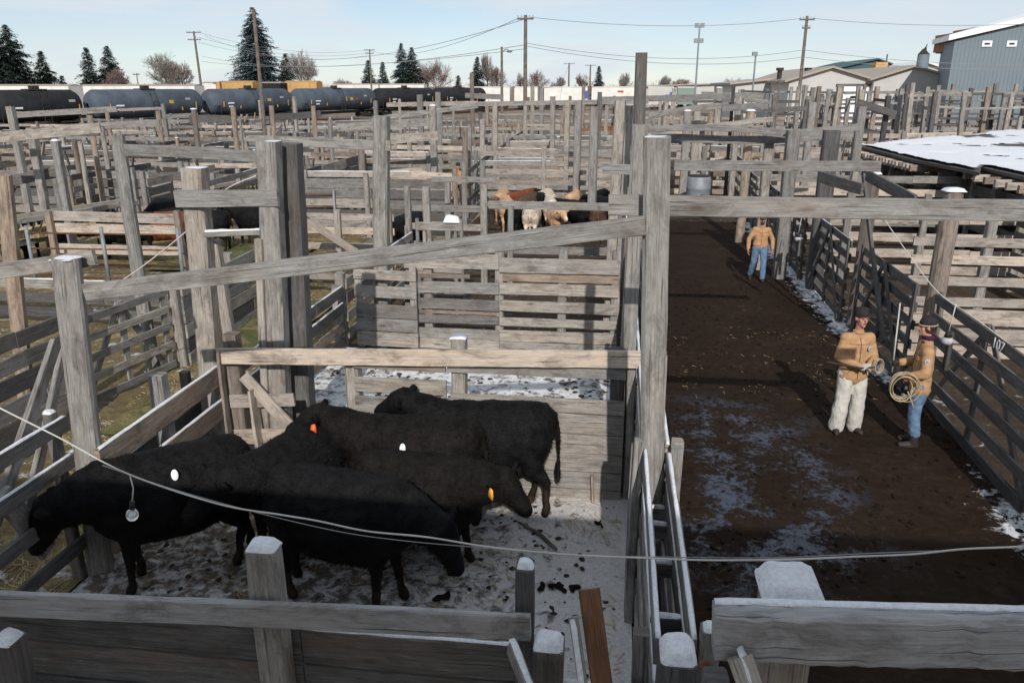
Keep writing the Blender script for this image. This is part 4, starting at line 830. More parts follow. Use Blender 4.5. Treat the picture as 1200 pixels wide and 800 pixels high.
    if kit.get('patch'):
        p, nrm = kit['patch']; p = Vector(p); nrm = Vector(nrm).normalized(); mb = MB(); mb.ell(p, (.036, .036, .006), nrm.to_track_quat('Z', 'Y').to_matrix(), 16, 6); mb.build2('patch', 'patch', t)
        mb = MB(); mb.ell(p+nrm*.003, (.02, .02, .005), nrm.to_track_quat('Z', 'Y').to_matrix(), 16, 6); mb.build2('patch_emblem', 'pipe', t)
    for s in 'LR':
        an = g_('ank'+s); tf = Vector(J.get('toe'+s, (0, -1, 0))).normalized(); mb = MB()
        mb.caps([(an+Vector((0, 0, .14)), .06), (an, .058), (an+Vector((0, 0, -.045))-tf*.03, .048)]); mb.caps([(an+Vector((0, 0, -.04)), .05), (an+tf*.10+Vector((0, 0, -.048)), .048), (an+tf*.17+Vector((0, 0, -.055)), .04)])
        solid_part(mb, 'boot', 'boot', t, .012, 2)
        w_ = g_('wr'+s); e_ = g_('el'+s); hd = J.get('hand'+s); d = Vector(hd[0]) if hd else (w_-e_); pn = hd[1] if hd else (0, 0, 1)
        glove(t, w_, d, pn, hd[2] if hd else 1, kit.get('glove', kit['skin']), hd[3] if hd else .6, 'glove' if kit.get('glove') else 'hand')
    hat = kit['hat']
    if hat == 'beanie':
        mb = MB(); mb.ell(H(-.012, 0, .055), (0.0968, 0.1166, 0.0935), rt, 18, 12); mb.ell(H(-.012, 0, .03), (0.1001, 0.1199, 0.0385), rt, 18, 10); solid_part(mb, 'beanie', 'beanie', t, .01, 2, .004, 30)
    if hat == 'earflap':
        mb = MB(); mb.ell(H(-.012, 0, .055), (0.0968, 0.1166, 0.0825), rt, 18, 12); mb.ell(H(-.03, 0, .0), (0.0968, 0.099, 0.066), rt, 18, 10); solid_part(mb, 'cap', 'beanie', t, .01, 2, .003, 30)
        mb = MB(); mb.caps([(H(-.012+.108*cos(a), .09*sin(a), .028), .010) for a in [2*pi*i/20 for i in range(21)]], 6); solid_part(mb, 'ear_band', 'rope', t, .006, 1)
        mb = MB(); mb.caps([(nk+Vector((.055*cos(a), .055*sin(a), .045)), .036) for a in [2*pi*i/8 for i in range(9)]], 8); solid_part(mb, 'scarf', 'purple', t, .011, 2, .008, 18)
        mb = MB(); mb.ell(H(-.02, 0, .0), (0.088, 0.1045, 0.11), rt); mb.build2('hair', 'hair', t)
    if hat == 'cap':
        mb = MB(); mb.ell(H(-.012, 0, .05), (0.0946, 0.1144, 0.0825), rt, 18, 12); mb.ell(H(.105, 0, .045), (0.0715, 0.066, 0.011), rt, 14, 6); solid_part(mb, 'cap', 'browncap', t, .009, 2)
        mb = MB(); mb.ell(H(.055, 0, -.065), (0.0682, 0.055, 0.055), rt, 14, 8); mb.ell(H(.088, 0, -.042), (0.0385, 0.0165, 0.0154), rt); solid_part(mb, 'beard', 'hair', t, .009, 2, .004, 40)
    return t
# man 1: beanie, cream chaps, hands together in front holding a short rope
J1 = dict(head=(.0, -.03, 1.685), neck=(0, .0, 1.50), chest=(0, 0, 1.24), pel=(0, 0, .97), face=(.12, -1, .0),
          hipL=(.10, 0, .90), hipR=(-.10, 0, .90), kneeL=(.12, -.02, .50), kneeR=(-.12, -.02, .50), ankL=(.13, .02, .10), ankR=(-.15, .0, .10),
          shL=(.175, 0, 1.385), shR=(-.175, 0, 1.385), elL=(.255, -.04, 1.13), elR=(-.265, -.03, 1.13), wrL=(.10, -.27, 1.09), wrR=(-.03, -.26, 1.06),
          handL=((-.9, -.35, .0), (0, .3, -.9), -1, .7), handR=((.9, -.3, .05), (0, .3, -.9), 1, .7), toeL=(.25, -1, 0), toeR=(-.35, -1, 0))
f1 = AZ(990, 506)
m1 = person('man in dark knit cap, tan jacket and baggy cream chaps, hands together in front', (f1.x, f1.y), R(10), J1, dict(skin='skinred', jacket='canvas', pants='cream', hat='beanie', glove='glove', flare=.042, hem=.0, jlen=.18, collar='canvas', patch=((.13, -.145, 1.28), (.2, -1, .1))), 1.03)
mb = MB(); mb.tube([m1.matrix_basis @ Vector(p) for p in [(-.48, -.14, 1.10), (-.3, -.2, 1.08), (-.05, -.31, 1.06), (.12, -.34, 1.08), (.24, -.33, 1.16)]], [.012, .014, .014, .012, .008], 8)
tag(mb.build('stock_whip', 'boot', None), 'short dark whip held across the waist by the man in cream chaps', 'whip')
mb = MB()
for k in range(3): mb.tube([m1.matrix_basis @ Vector((.17+.06*cos(a)+.01*k, -.32-.02*k, 1.10+.10*sin(a))) for a in [2*pi*i/18 for i in range(19)]], .007, 6)
tag(mb.build('rope_coil', 'rope', None), 'small loop of rope held by the man in cream chaps', 'rope')
# man 2: three quarter back view, coil of rope
J2 = dict(head=(.0, -.03, 1.685), neck=(0, .01, 1.50), chest=(0, 0, 1.24), pel=(0, 0, .97), face=(.1, -1, -.05),
          hipL=(.09, 0, .90), hipR=(-.09, 0, .90), kneeL=(.09, -.03, .50), kneeR=(-.09, .0, .50), ankL=(.10, .02, .10), ankR=(-.11, .05, .10),
          shL=(.175, 0, 1.385), shR=(-.175, 0, 1.385), elL=(.27, .0, 1.12), elR=(-.27, -.03, 1.13), wrL=(.20, -.25, 1.02), wrR=(-.18, -.27, 1.12),
          handL=((-.1, -1, -.1), (-1, 0, -.1), -1, .9), handR=((.3, -.8, 0), (1, 0, 0), 1, .9), toeL=(.1, -1, 0), toeR=(-.2, -1, 0))
f2 = AZ(1066, 522)
m2 = person('man in purple scarf, tan jacket and blue jeans holding a large coiled rope', (f2.x, f2.y), R(-100), J2, dict(skin='skin', jacket='canvas', pants='denim', hat='earflap', glove='boot', flare=.006, hem=.12, jlen=.20, collar='maroon', patch=((.282, -.01, 1.29), (1, -.1, .25))), 1.03)
c = m2.matrix_basis @ Vector((.30, -.26, .93)); mb = MB()
for k in range(8):
    rr = .155+.010*(k % 4)-.006*(k//4); ph = k*.7; off = Vector((.010*(k-4), .012*(k-4)*((-1)**k)*.5, .008*((k*3) % 5-2)))
    mb.tube([c+off+Vector((rr*cos(a)*.92, .05*sin(a+ph)-.35*rr*cos(a)*.3, rr*sin(a)*1.08)) for a in [2*pi*i/36 for i in range(37)]],   .007, 6)
mb.tube([c+Vector((.05, -.03, -.05)), c+Vector((.12, -.05, -.2)), c+Vector((.16, -.05, -.3))], .0085)
tag(mb.build('rope_coil', 'rope', None, True), 'large coil of tan rope hanging from the hand of the man in jeans', 'rope')
a = m2.matrix_basis @ Vector((-.10, -.40, 1.95)); b = m2.matrix_basis @ Vector((-.14, -.36, .98))
mb = MB(); mb.tube([b, b.lerp(a, .5), a], [.012, .011, .009], 8); tag(mb.build('stock_cane', 'stick', None, True), 'thin whitish stick held upright by the man in jeans', 'stick')
# man 3: walking toward the viewer
J3 = dict(head=(.0, -.04, 1.675), neck=(0, .0, 1.49), chest=(0, 0, 1.24), pel=(0, 0, .97), face=(0, -1, -.12),
          hipL=(.10, 0, .90), hipR=(-.10, 0, .90), kneeL=(.12, -.12, .50), kneeR=(-.15, .02, .50), ankL=(.12, -.16, .10), ankR=(-.20, .20, .14),
          shL=(.18, 0, 1.385), shR=(-.18, 0, 1.385), elL=(.33, .03, 1.13), elR=(-.33, -.02, 1.13), wrL=(.34, -.06, .88), wrR=(-.34, -.12, .88), toeL=(0, -1, .1), toeR=(0, -1, -.3),
          handL=((0, -.2, -1), (-1, 0, 0), -1, .5), handR=((0, -.3, -1), (1, 0, 0), 1, .5))
f3 = AZ(887, 329)
person('bearded man in tan jacket and blue jeans walking up the alley toward the viewer', (f3.x, f3.y), R(-4), J3, dict(skin='skinred', jacket='canvas', pants='denim', hat='cap', flare=.006, hem=.02, jlen=.05), .95)
f4 = AY(537, 214, 33)
person('distant person in a tan jacket behind the fence left of the mixed cattle', (f4.x, 33), R(20), J3, dict(skin='skin', jacket='canvas', pants='boot', hat='beanie', jlen=.08), .97)
# ================================================================== centre rows beyond the mixed cattle
def row(k, lab, x0, x1, y, wd, top, zs, pw='grey', tall=None, snow=.2, group=None, w=.2, miss=0, pwid=.18):
    return fence(lab, (x0, y), (x1, y), rows(zs, w), posts=4.0, top=top, wd=wd, pw=pw, snow=snow, tall=tall, group=group, jag=.06, miss=miss, pwid=pwid)
row(0, 'fresh orange tinted rail fence right behind the mixed cattle', -5.0, .1, 29.9, 'fresh', 2.0, [1.75, 1.33, .9, .5], tall=(.15, (2.6, 3.6)))
row(0, 'grey plank fence one row behind the mixed cattle', -6.0, .1, 32.8, 'grey', 2.2, [2.15, 1.75, 1.3, .8, .4], tall=(.25, (2.8, 4.0)))
row(0, 'grey plank fence two rows behind the mixed cattle', -5.5, .1, 36.2, ['grey', 'warm'], 2.1, [2.0, 1.6, 1.2, .8, .4], tall=(.28, (2.8, 4.2)))
row(0, 'grey plank fence three rows behind the mixed cattle', -5.5, .1, 40.8, ['grey', 'fresh'], 2.1, [2.0, 1.6, 1.2, .8, .4], tall=(.06, (2.8, 4.3)))
row(0, 'grey plank fence four rows behind the mixed cattle', -7, .3, 46, ['grey', 'dark'], 2.1, [2.0, 1.5, 1.0, .5], tall=(.06, (2.8, 4.4)), snow=.6)
row(0, 'grey plank fence five rows behind the mixed cattle', -9, .3, 55, ['grey', 'red'], 2.1, [2.0, 1.5, 1.0, .5], tall=(.06, (2.8, 4.2)), snow=.3)
row(0, 'farthest grey plank fence in the centre, next to the railway', -12, .5, 68, ['grey', 'dark'], 2.1, [2.0, 1.4, .8], tall=(.06, (2.8, 4.2)), snow=.3)
fence('board fence receding along the left edge of the centre rows', (-5.3, 27.8), (-6.6, 60), rows([1.9, 1.4, .9, .4], .18), posts=3.2, top=2.2, wd=['grey', 'dark'], side=1, tall=(.06, (2.8, 4.3)), jag=.06)
for (y, x0, x1, lb, wd) in [(43.4, -7, .1, 'low dark plank fence between the fourth and fifth centre rows', ['dark', 'grey']), (50.5, -8, .1, 'solid grey plank fence in the far centre with snow on top', ['grey', 'warm']), (61.5, -10, .2, 'solid dark plank fence near the railway in the centre', ['dark', 'grey', 'red']), (25.4, -10.7, -5.4, 'dark plank fence across the end of the side alley', ['dark', 'grey'])]:
    fence(lb, (x0, y), (x1, y), rows([1.75, 1.4, 1.08, .74, .4], .3), posts=2.9, top=1.9, wd=wd, snow=.35, jag=.05, pwid=.17)
# overhead beams and tall posts measured from the photograph
def ppost(px, pt, pb, y, w, m='grey', lab='', snow=False, r=False, dx=0):
    tp = AY(px, pt, y); post(lab, (tp.x+dx, y, -.05), tp, w, m, snow, rnd_=r, rz=rnd.uniform(-.2, .2), group=None)
PP = [(565, 140, 35, .2, 'grey', 'grey post right of the small gate, half way to the railcars'), (545, 150, 31, .24, 'warm', 'brown barked log post left of the small gate row'), (507, 124, 30, .24, 'grey', 'grey post joined by two beams left of the far gate row'), (492, 111, 40, .28, 'grey', 'tall grey post below the black railcars'), (513, 108, 42, .28, 'grey', 'second tall grey post below the black railcars, right one'), (580, 120, 36, .22, 'grey', 'grey post with an angled strut near the far centre'), (553, 86, 50, .26, 'warm', 'tall slim pole rising in front of the last black tank car'), (648, 113, 40, .22, 'grey', 'slim post in the far centre left of the green patch'), (665, 120, 36, .22, 'grey', 'leaning slim post right of the first green patch'), (678, 118, 30, .24, 'grey', 'grey post left of the tall dark centre post'), (697, 125, 26, .26, 'grey', 'broader grey post just left of the tall dark centre post'), (703, 108, 40, .2, 'dark', 'thin dark post far off left of the tall dark centre post'), (624, 100, 55, .26, 'grey', 'slim far post by the white railcars'), (635, 103, 58, .3, 'grey', 'leaning far post by the white railcars'), (684, 100, 56, .26, 'warm', 'far post in front of the blue striped railcar'), (843, 103, 42, .3, 'grey', 'square grey post above the pale crossbeam, right of the tall dark one'), (860, 100, 34, .14, 'dark', 'thin dark crooked pole in the loading area'), (866, 113, 33, .22, 'grey', 'grey post leaning on the thin dark pole'), (880, 130, 26, .28, 'warm', 'grey brown post above the right part of the pale crossbeam'), (903, 150, 22, .22, 'grey', 'grey post left of the short wide post by the alley gates'), (930, 153, 21, .30, 'grey', 'wide leaning post beside the alley gates'), (975, 153, 20, .36, 'dark', 'square dark post beside the sagging overhead board'), (806, 130, 34, .3, 'grey', 'first of a cluster of posts above the alley'), (817, 128, 35.5, .3, 'grey', 'second of a cluster of posts above the alley'), (833, 131, 37, .25, 'warm', 'third of a cluster of posts above the alley, brownish'), (1010, 125, 30, .28, 'grey', 'leaning post with an iron rod before the far white building'), (952, 120, 33, .26, 'grey', 'grey post in the middle distance left of the snowy shed'),
      (12, 125, 24, .22, 'grey', 'dark topped post at the far left edge'), (36, 150, 22, .22, 'grey', 'rough post below the left black tank car'), (42, 170, 25, .24, 'warm', 'leaning slim post left of the rack on the left'), (105, 135, 27, .22, 'warm', 'reddish brown leaning post below the grey tank car'), (125, 128, 38, .22, 'warm', 'thin knotty post below the first grey tank car'), (185, 130, 38, .26, 'warm', 'brown post with a beam below the second tank car'), (191, 122, 46, .22, 'grey', 'narrow grey post right behind the brown one on the left'), (227, 128, 36, .26, 'warm', 'round brown post carrying a dark sagging beam'), (273, 125, 36, .26, 'warm', 'second round post carrying a dark sagging beam'), (281, 137, 34, .1, 'grey', 'thin pale stake right of the second beam post'), (318, 124, 37, .24, 'warm', 'slim brown post left of the double post, below the tank cars'), (344, 113, 50, .26, 'grey', 'knotty far post below the third tank car'), (367, 124, 37, .24, 'warm', 'slim brown post right of the double post, below the tank cars'), (65, 165, 20, .2, 'grey', 'post between the rails on the left middle ground'), (87, 165, 27, .2, 'warm', 'dark brown post by the diagonal pale board on the left'), (94, 168, 26, .14, 'grey', 'thin grey post beside the dark brown one on the left'), (423, 172, 27, .24, 'warm', 'warm toned post between the dark wall and the tall post'), (440, 118, 60, .3, 'grey', 'far grey post under the third black tank car'), (468, 116, 60, .2, 'grey', 'thin far post under the third black tank car')]
for (px, pt, y, w_, m_, lb) in PP: ppost(px, pt, 0, y, w_, m_, lb, snow=rnd.random() < .2, r=(m_ == 'warm'))
BB = [(-40, 165, 118, 150, 20, .26, 'grey', 0), (-30, 163, 116, 155, 21, .2, 'dark', .05), (18, 135, 137, 128, 30, .22, 'grey', 0), (72, 150, 187, 144, 36, .3, 'grey', 0), (193, 137, 232, 135, 38, .22, 'grey', 0), (222, 140, 276, 141, 36, .34, 'dark', .05), (316, 137, 376, 133, 37, .3, 'dark', -.05), (140, 129, 190, 127, 46, .16, 'grey', 0), (453, 123, 560, 121, 42, .22, 'grey', 0), (450, 138, 560, 124, 38, .22, 'grey', 0), (395, 150, 505, 143, 31, .3, 'grey', 0), (450, 165, 513, 159, 28, .3, 'grey', 0), (545, 112, 590, 114, 50, .3, 'grey', 0), (560, 122, 760, 119, 40, .22, 'grey', 0), (700, 117, 855, 113, 41, .26, 'grey', 0), (760, 137, 868, 123, 34, .24, 'grey', .1), (846, 127, 900, 124, 32, .24, 'grey', 0), (763, 158, 1000, 156, 21.5, .2, 'grey', -.15), (760, 152, 935, 158, 21, .16, 'grey', .1), (895, 160, 1008, 149, 22, .18, 'grey', 0), (822, 111, 895, 113, 44, .3, 'grey', 0), (815, 150, 905, 140, 24, .14, 'grey', 0), (870, 130, 950, 127, 36, .2, 'dark', 0), (1005, 120, 1050, 134, 40, .3, 'dark', 0), (505, 210, 585, 211, 23.5, .16, 'grey', 0), (0, 214, 80, 200, 22, .3, 'dark', 0)]
BL = ['long pale beam at the left edge, upper one of two below the black tank cars', 'long dark beam at the left edge, lower one of two below the black tank cars', 'thin straight pale beam just under the black tank cars', 'pale beam ending at the round brown post on the left', 'short pale beam reaching the first sagging beam post', 'short dark beam between the two round posts below the grey tank car', 'dark crooked beam right of the thin bare pole', 'faint far beam in front of the first grey tank car', 'pale level beam just below the black tank cars, near the centre', 'pale beam sloping up to the centre under the black tank cars', 'broad pale beam sloping up to the joined grey post', 'pale beam with a squared end right of the tall post', 'short far beam at the right end of the train', 'long pale beam over the centre rows before the white boxcars', 'pale beam passing right of the very tall dark post', 'sagging pale beam rising toward the thin crooked pole', 'beam stub right of the thin crooked pole', 'long pale sagging beam above the pale crossbeam', 'lower pale beam above the pale crossbeam, ending mid way', 'thin pale beam rising to the posts by the alley gates', 'far level beam by the grey green container', 'slim beam sloping up beside the cluster of posts', 'dark beam just left of the gabled warehouses', 'dark beam stub sloping down by the white warehouse door', 'short beam left of the tan cow in the centre', 'dark plank beam at the left edge above the shaded cattle']
for i, (x0, y0, x1, y1, yy, w_, m_, bw) in enumerate(BB):
    beamT(BL[i], AY(x0, y0, yy), AY(x1, y1, yy+.02*i), w_, .06, m_, bow=bw, group='overhead beams over the pens')
# left field of pens
LG = 'plank fences of the left pens'
k = 0
for (y, x0, x1, wd, zs, top) in [(14.5, -14, -8.0, ['grey', 'dark'], [.9, .6, .3], 1.1), (26.6, -10.6, -5.4, ['fresh'], [1.9, 1.5, 1.1, .6], 2.0), (34, -11, -8, ['fresh', 'warm'], [2.0, 1.7, 1.3, .9, .5], 2.1), (34.2, -30, -11.2, ['grey', 'dark', 'warm'], [1.9, 1.55, 1.15, .75, .35], 2.1), (37.5, -14, -5.5, ['fresh', 'warm', 'grey'], [2.0, 1.6, 1.15, .7, .3], 2.1), (42, -34, -7, ['warm', 'dark', 'grey'], [2.0, 1.55, 1.1, .7, .3], 2.2), (49, -40, -7, ['warm', 'dark', 'grey'], [1.9, 1.4, .9, .4], 2.1), (57, -47, -8, ['grey', 'fresh'], [1.9, 1.4, .9, .4], 2.1), (66, -46, -9, ['grey', 'dark'], [1.9, 1.3, .7], 2.1), (31, -24, -11.2, ['dark', 'grey', 'fresh'], [1.7, 1.3, .9, .45], 1.9), (75, -43, -14, ['grey', 'dark'], [1.9, 1.3, .7], 2.1)]:
    nm = ['nearest', 'second', 'third', 'fourth', 'fifth', 'sixth', 'seventh', 'eighth', 'ninth', 'tenth', 'eleventh', 'twelfth'][k]; k += 1
    fence('%s cross fence of the left pens, about %d metres out, %s boards' % (nm, y, 'pinkish' if wd[0] == 'fresh' else 'grey'), (x0, y), (x1, y), rows(zs, .2), posts=3.6, top=top, wd=wd, snow=.25, jag=.07, tall=(.08, (2.6, 3.6)) if y > 28 else None, group=LG, pwid=.19, pw='grey', roundp=(k % 2 == 0))
for i, (x, y0, y1) in enumerate([(-13.5, 25, 34), (-19, 26, 57), (-25, 26, 66), (-32, 34, 75), (-40, 42, 75)]):
    fence('%s long fence running away through the left pens' % ['nearest', 'second', 'third', 'fourth', 'farthest'][i], (x, y0), (x-.6, y1), rows([1.7, 1.3, .9, .45], .2), posts=3.0, top=1.9, wd=['grey', 'dark', 'warm'], side=1, snow=.3, jag=.07, group=LG, tall=(.06, (2.6, 3.5)), pwid=.18)
for i, (y, x0, x1, wd) in enumerate([(27.6, -30, -14.5, ['dark', 'grey']), (39.4, -30, -15, ['grey', 'dark']), (45.5, -36, -8, ['dark', 'grey', 'warm']), (53, -42, -8, ['grey', 'dark']), (61, -44, -10, ['dark', 'warm', 'grey'])]):
    fence('%s of the solid dark plank fences among the left pens' % ['nearest', 'second nearest', 'middle', 'second farthest', 'farthest'][i], (x0, y), (x1, y), rows([1.65, 1.33, 1.0, .68, .35], .29), posts=3.1, top=1.8, wd=wd, snow=.3, jag=.06, group=LG, pwid=.18)
for i, (x, y0, y1) in enumerate([(-16.2, 26, 60), (-22, 28, 60), (-28.4, 34, 66), (-9.2, 46, 68)]):
    fence('%s of the board walls receding between the left pens' % ['first', 'second', 'third', 'shortest'][i], (x, y0), (x-.8, y1), rows([1.6, 1.28, .95, .62, .3], .28), posts=3.1, top=1.8, wd=['grey', 'dark'], side=1, snow=.2, jag=.06, group=LG, pwid=.18)
# slatted feed racks
def rack(label, a, b, z0=.7, z1=1.35):
    a = Vector((*a, 0)); b = Vector((*b, 0)); t = thing('feed_rack', label, 'feed rack', a); d = (b-a); Ln = d.length; d.normalize(); n = Vector((d.y, -d.x, 0))
    for (o, z) in ((.35, z1), (-.35, z1), (.0, z0)):
        mb = MB(); mb.beam(a+n*o+Vector((0, 0, z)), b+n*o+Vector((0, 0, z)), .14, .07, seg=.5); mb.build('rail', 'moss', t)
    k = min(44, int(Ln/.22))
    for s in (-1, 1):
        for i in range(k):
            p = a+d*(Ln*(i+.5)/k); mb = MB(); mb.beam(p+Vector((0, 0, z0)), p+n*s*.36+Vector((0, 0, z1-.05)), .05, .03, up=d, seg=1); mb.build('slat', 'moss', t)
    for q in (.03, .5, .97):
        for s in (-1, 1): p = a+d*Ln*q+n*s*.3; mb = MB(); mb.beam(p, p+Vector((0, 0, z1)), .12, .12, up=d); mb.build('leg', 'warm', t)
    mb = MB(); mb.beam(a+d*.1+Vector((0, 0, z0+.22)), b-d*.1+Vector((0, 0, z0+.22)), .28, .34, jit=.04, seg=.2); mb.build('hay', 'straw', t)
rack('slatted hay rack on the far left above the dark shaded cattle', (-16.5, 18.0), (-15.0, 23.2)); rack('slatted mossy hay rack beside the leaning round post', (-14.6, 27.2), (-13.6, 32.0)); rack('yellowish slatted hay rack stretching across the left pens', (-23, 39.5), (-14, 40.0)); rack('low slatted hay rack right of the double gateway post', (-9.8, 27.5), (-9.2, 31))
# pipe panels on the left
def pipe_panel(label, p0, p1, h=1.45):
    p0 = Vector((*p0, 0)); p1 = Vector((*p1, 0)); t = thing('pipe_panel', label, 'pipe fence', p0); d = p1-p0; n = max(1, round(d.length/2.4))
    for i in range(n+1):
        q = p0+d*i/n; mb = MB(); mb.tube([q, q+Vector((0, 0, h+.1))], .045, 8); mb.build('post', 'pipe', t, True)
    for z in (.3, .65, 1.0, 1.38): mb = MB(); mb.tube([p0+Vector((0, 0, z)), p0+d*.5+Vector((0, 0, z)), p1+Vector((0, 0, z))], .022, 6); mb.build('rail', 'iron', t, True)
pipe_panel('rusty pipe panel fence in front of the shaded cattle on the left', (-14.2, 17.6), (-10.4, 17.8)); pipe_panel('pipe panel fence behind the red cow on the left', (-13.5, 25.2), (-9.2, 25.4)); pipe_panel('pipe panel fence at the far left edge by the shaded cattle', (-18.5, 17.0), (-14.6, 17.3))
# plastic barrels / bins in the alley's end
def bin_(label, x, y, m, r=.3, h=.9):
    t = thing('barrel', label, 'barrel', (x, y, 0)); mb = MB()
    pts = [(0, r*.92), (.03, r), (.3*h, r*1.03), (.33*h, r*1.07), (.36*h, r*1.03), (.66*h, r*1.03), (.69*h, r*1.07), (.72*h, r*1.03), (.97*h, r), (h, r*.93)]
    mb.tube([(x, y, p[0]) for p in pts], [p[1] for p in pts], 20); mb.build('drum', m, t, True); mb = MB(); mb.tube([(x, y, h), (x, y, h+.03)], r*.96, 20); mb.build('lid', 'black', t, True)
bin_('grey drum standing in the alley end below the pale crossbeam', AY(819, 215, 32).x, 32, 'pipe', .45, 1.45)
# right field
RG = 'plank fences of the right pens'
k = 0
for (y, x0, x1, wd, zs, top) in [(36.5, 1.0, 9.4, ['fresh', 'warm'], [1.9, 1.5, 1.1, .7, .3], 2.1), (40, 1.0, 30, ['fresh', 'grey'], [1.9, 1.5, 1.1, .7, .3], 2.1), (45, 1.0, 34, ['grey', 'fresh'], [2.3, 1.9, 1.5, 1.1, .7, .3], 2.4), (51, 1, 38, ['grey', 'warm'], [2.2, 1.7, 1.2, .7], 2.3), (58, 1.5, 44, ['grey', 'fresh'], [2.0, 1.5, 1.0, .5], 2.2), (66, 2, 50, ['grey', 'dark'], [2.0, 1.4, .8], 2.2), (75, 2, 56, ['grey', 'warm'], [2.0, 1.4, .8], 2.2)]:
    nm = ['nearest', 'second', 'third', 'fourth', 'fifth', 'sixth', 'farthest'][k]; k += 1
    fence('%s cross fence of the right hand far pens, about %d metres out' % (nm, y), (x0, y), (x1, y), rows(zs, .24), posts=2.8, top=top, wd=wd, snow=.2, jag=.08, group=RG, pwid=.2, tall=(.2, (2.8, 4.0)) if y > 44 else None)
for i, (x, y0, y1) in enumerate([(5.2, 32.5, 60), (11, 39, 66), (17, 39, 75), (23.5, 39, 75), (30, 41, 75), (38, 50, 75)]):
    fence('%s long fence running away through the right hand far pens' % ['nearest', 'second', 'third', 'fourth', 'fifth', 'farthest'][i], (x, y0), (x+.5, y1), rows([1.8, 1.35, .9, .45], .22), posts=3.0, top=2.1, wd=['grey', 'dark'], side=-1, snow=.2, jag=.08, group=RG, tall=(.06, (2.8, 4.2)), pwid=.2)
# catwalk trestles: tall post frames carrying walkway boards, right background
def trestle(label, p0, p1, h, n, dk='dark', deck=True, grp='tall catwalk trestles in the right background'):
    p0 = Vector((*p0, 0)); p1 = Vector((*p1, 0)); t = thing('catwalk_trestle', label, 'catwalk', p0, grp); d = p1-p0; dn = d.normalized(); nr = Vector((-dn.y, dn.x, 0))
    for i in range(n+1):
        for s in (0, 1.3):
            if rnd.random() < .12: continue
            q = p0+d*i/n+nr*s+dn*rnd.uniform(-.3, .3); hh = h+rnd.uniform(-.3, .45); mb = MB(); mb.beam(q, q+Vector((rnd.uniform(-.18, .18), rnd.uniform(-.1, .1), hh)), .24, .22, seg=1.5, jit=.01); mb.build('post', rnd.choice(['grey', 'grey', 'warm', 'dark']), t)
            if rnd.random() < .35: mb = MB(); mb.beam(q+Vector((rnd.uniform(-1, 1), 0, .2)), q+Vector((0, 0, rnd.uniform(1.4, 2.4))), .2, .06); mb.build('brace', 'dark', t)
        if i < n:
            q = p0+d*i/n; r_ = p0+d*(i+1)/n
            for (z, w_) in ((h-.25, .14), (h-.85, .12)):
                if rnd.random() < .8: mb = MB(); mb.beam(q+Vector((0, 0, z+rnd.uniform(-.08, .08))), r_+Vector((0, 0, z+rnd.uniform(-.08, .08))), w_, .06, seg=1.5, bow=rnd.uniform(-.1, .05)); mb.build('rail', 'grey' if rnd.random() < .6 else 'dark', t)
            if deck and rnd.random() < .6: mb = MB(); mb.beam(q+nr*.65+Vector((0, 0, h-1.75)), r_+nr*.65+Vector((0, 0, h-1.75)), .1, 1.2, seg=1.5, up=(0, 0, 1)); mb.build('deck_board', dk, t)
T = [((15, 46), (30, 44.5), 4.55, 10, 'front trestle run rising behind the snowy shed roof'), ((29, 47), (42, 44.5), 4.5, 9, 'right end trestle run behind the snowy shed roof'), ((12, 54), (30, 53), 4.6, 10, 'middle trestle run below the two gabled warehouses'), ((30, 55), (48, 54), 4.6, 10, 'trestle run below the blue grey building'), ((9, 63), (28, 62), 4.6, 9, 'far trestle run below the left gabled warehouse'), ((28, 65), (54, 64), 4.6, 12, 'far trestle run in front of the blue grey building'), ((12.5, 41), (13.5, 62), 4.4, 8, 'trestle run receding left of the snowy shed')]
for a, b, h_, n, lb in T: trestle(lb, a, b, h_, n)
trestle('low catwalk frame above the centre rows, left of the tall dark post', (-8, 50), (-1, 50), 3.4, 3, deck=False, grp=None)
trestle('low catwalk frame beside the railway in the centre', (-10, 62), (3, 62), 3.6, 4, deck=False, grp=None)
trestle('low post and rail frame over the loading area by the alley end', (1.2, 47), (9.5, 46), 4.2, 6, deck=False, grp=None)
# snowy low shed on the right
sh = thing('cattle_shed', 'low cattle shed with a wide snow covered roof and rafter ends', 'shed', (15, 28, 0))
def roofq(z): return [AZ(1006, 171, z), AZ(1070, 187, z), AZ(1148, 202, z), AZ(1150, 196, z), AZ(1330, 236, z), AZ(1330, 144, z), AZ(1200, 152, z), AZ(1100, 162, z)]
zr = 2.55; pts = roofq(zr); vs = [p+Vector((0, 0, .0)) for p in pts]+[p-Vector((0, 0, .09)) for p in pts]; n = len(pts)
mb = MB(); mb.add(vs, [tuple(range(n)), tuple(range(2*n-1, n-1, -1))]+[(i, n+i, n+(i+1) % n, (i+1) % n) for i in range(n)]); rf = mb.build('roof', 'dark', sh)
cx = sum((p.x for p in pts))/n; cy = sum((p.y for p in pts))/n
import mathutils.geometry as mg_
poly = [Vector((p.x, p.y)) for p in pts]
def inside(x, y):
    c = False; j = len(poly)-1
    for i in range(len(poly)):
        a, b = poly[i], poly[j]
        if (a.y > y) != (b.y > y) and x < (b.x-a.x)*(y-a.y)/(b.y-a.y)+a.x: c = not c
        j = i
    return c
x0 = min(p.x for p in poly); x1 = max(p.x for p in poly); y0 = min(p.y for p in poly); y1 = max(p.y for p in poly)
vs = []; fs = []; idx = {}; st = .16
nx = int((x1-x0)/st); ny = int((y1-y0)/st)
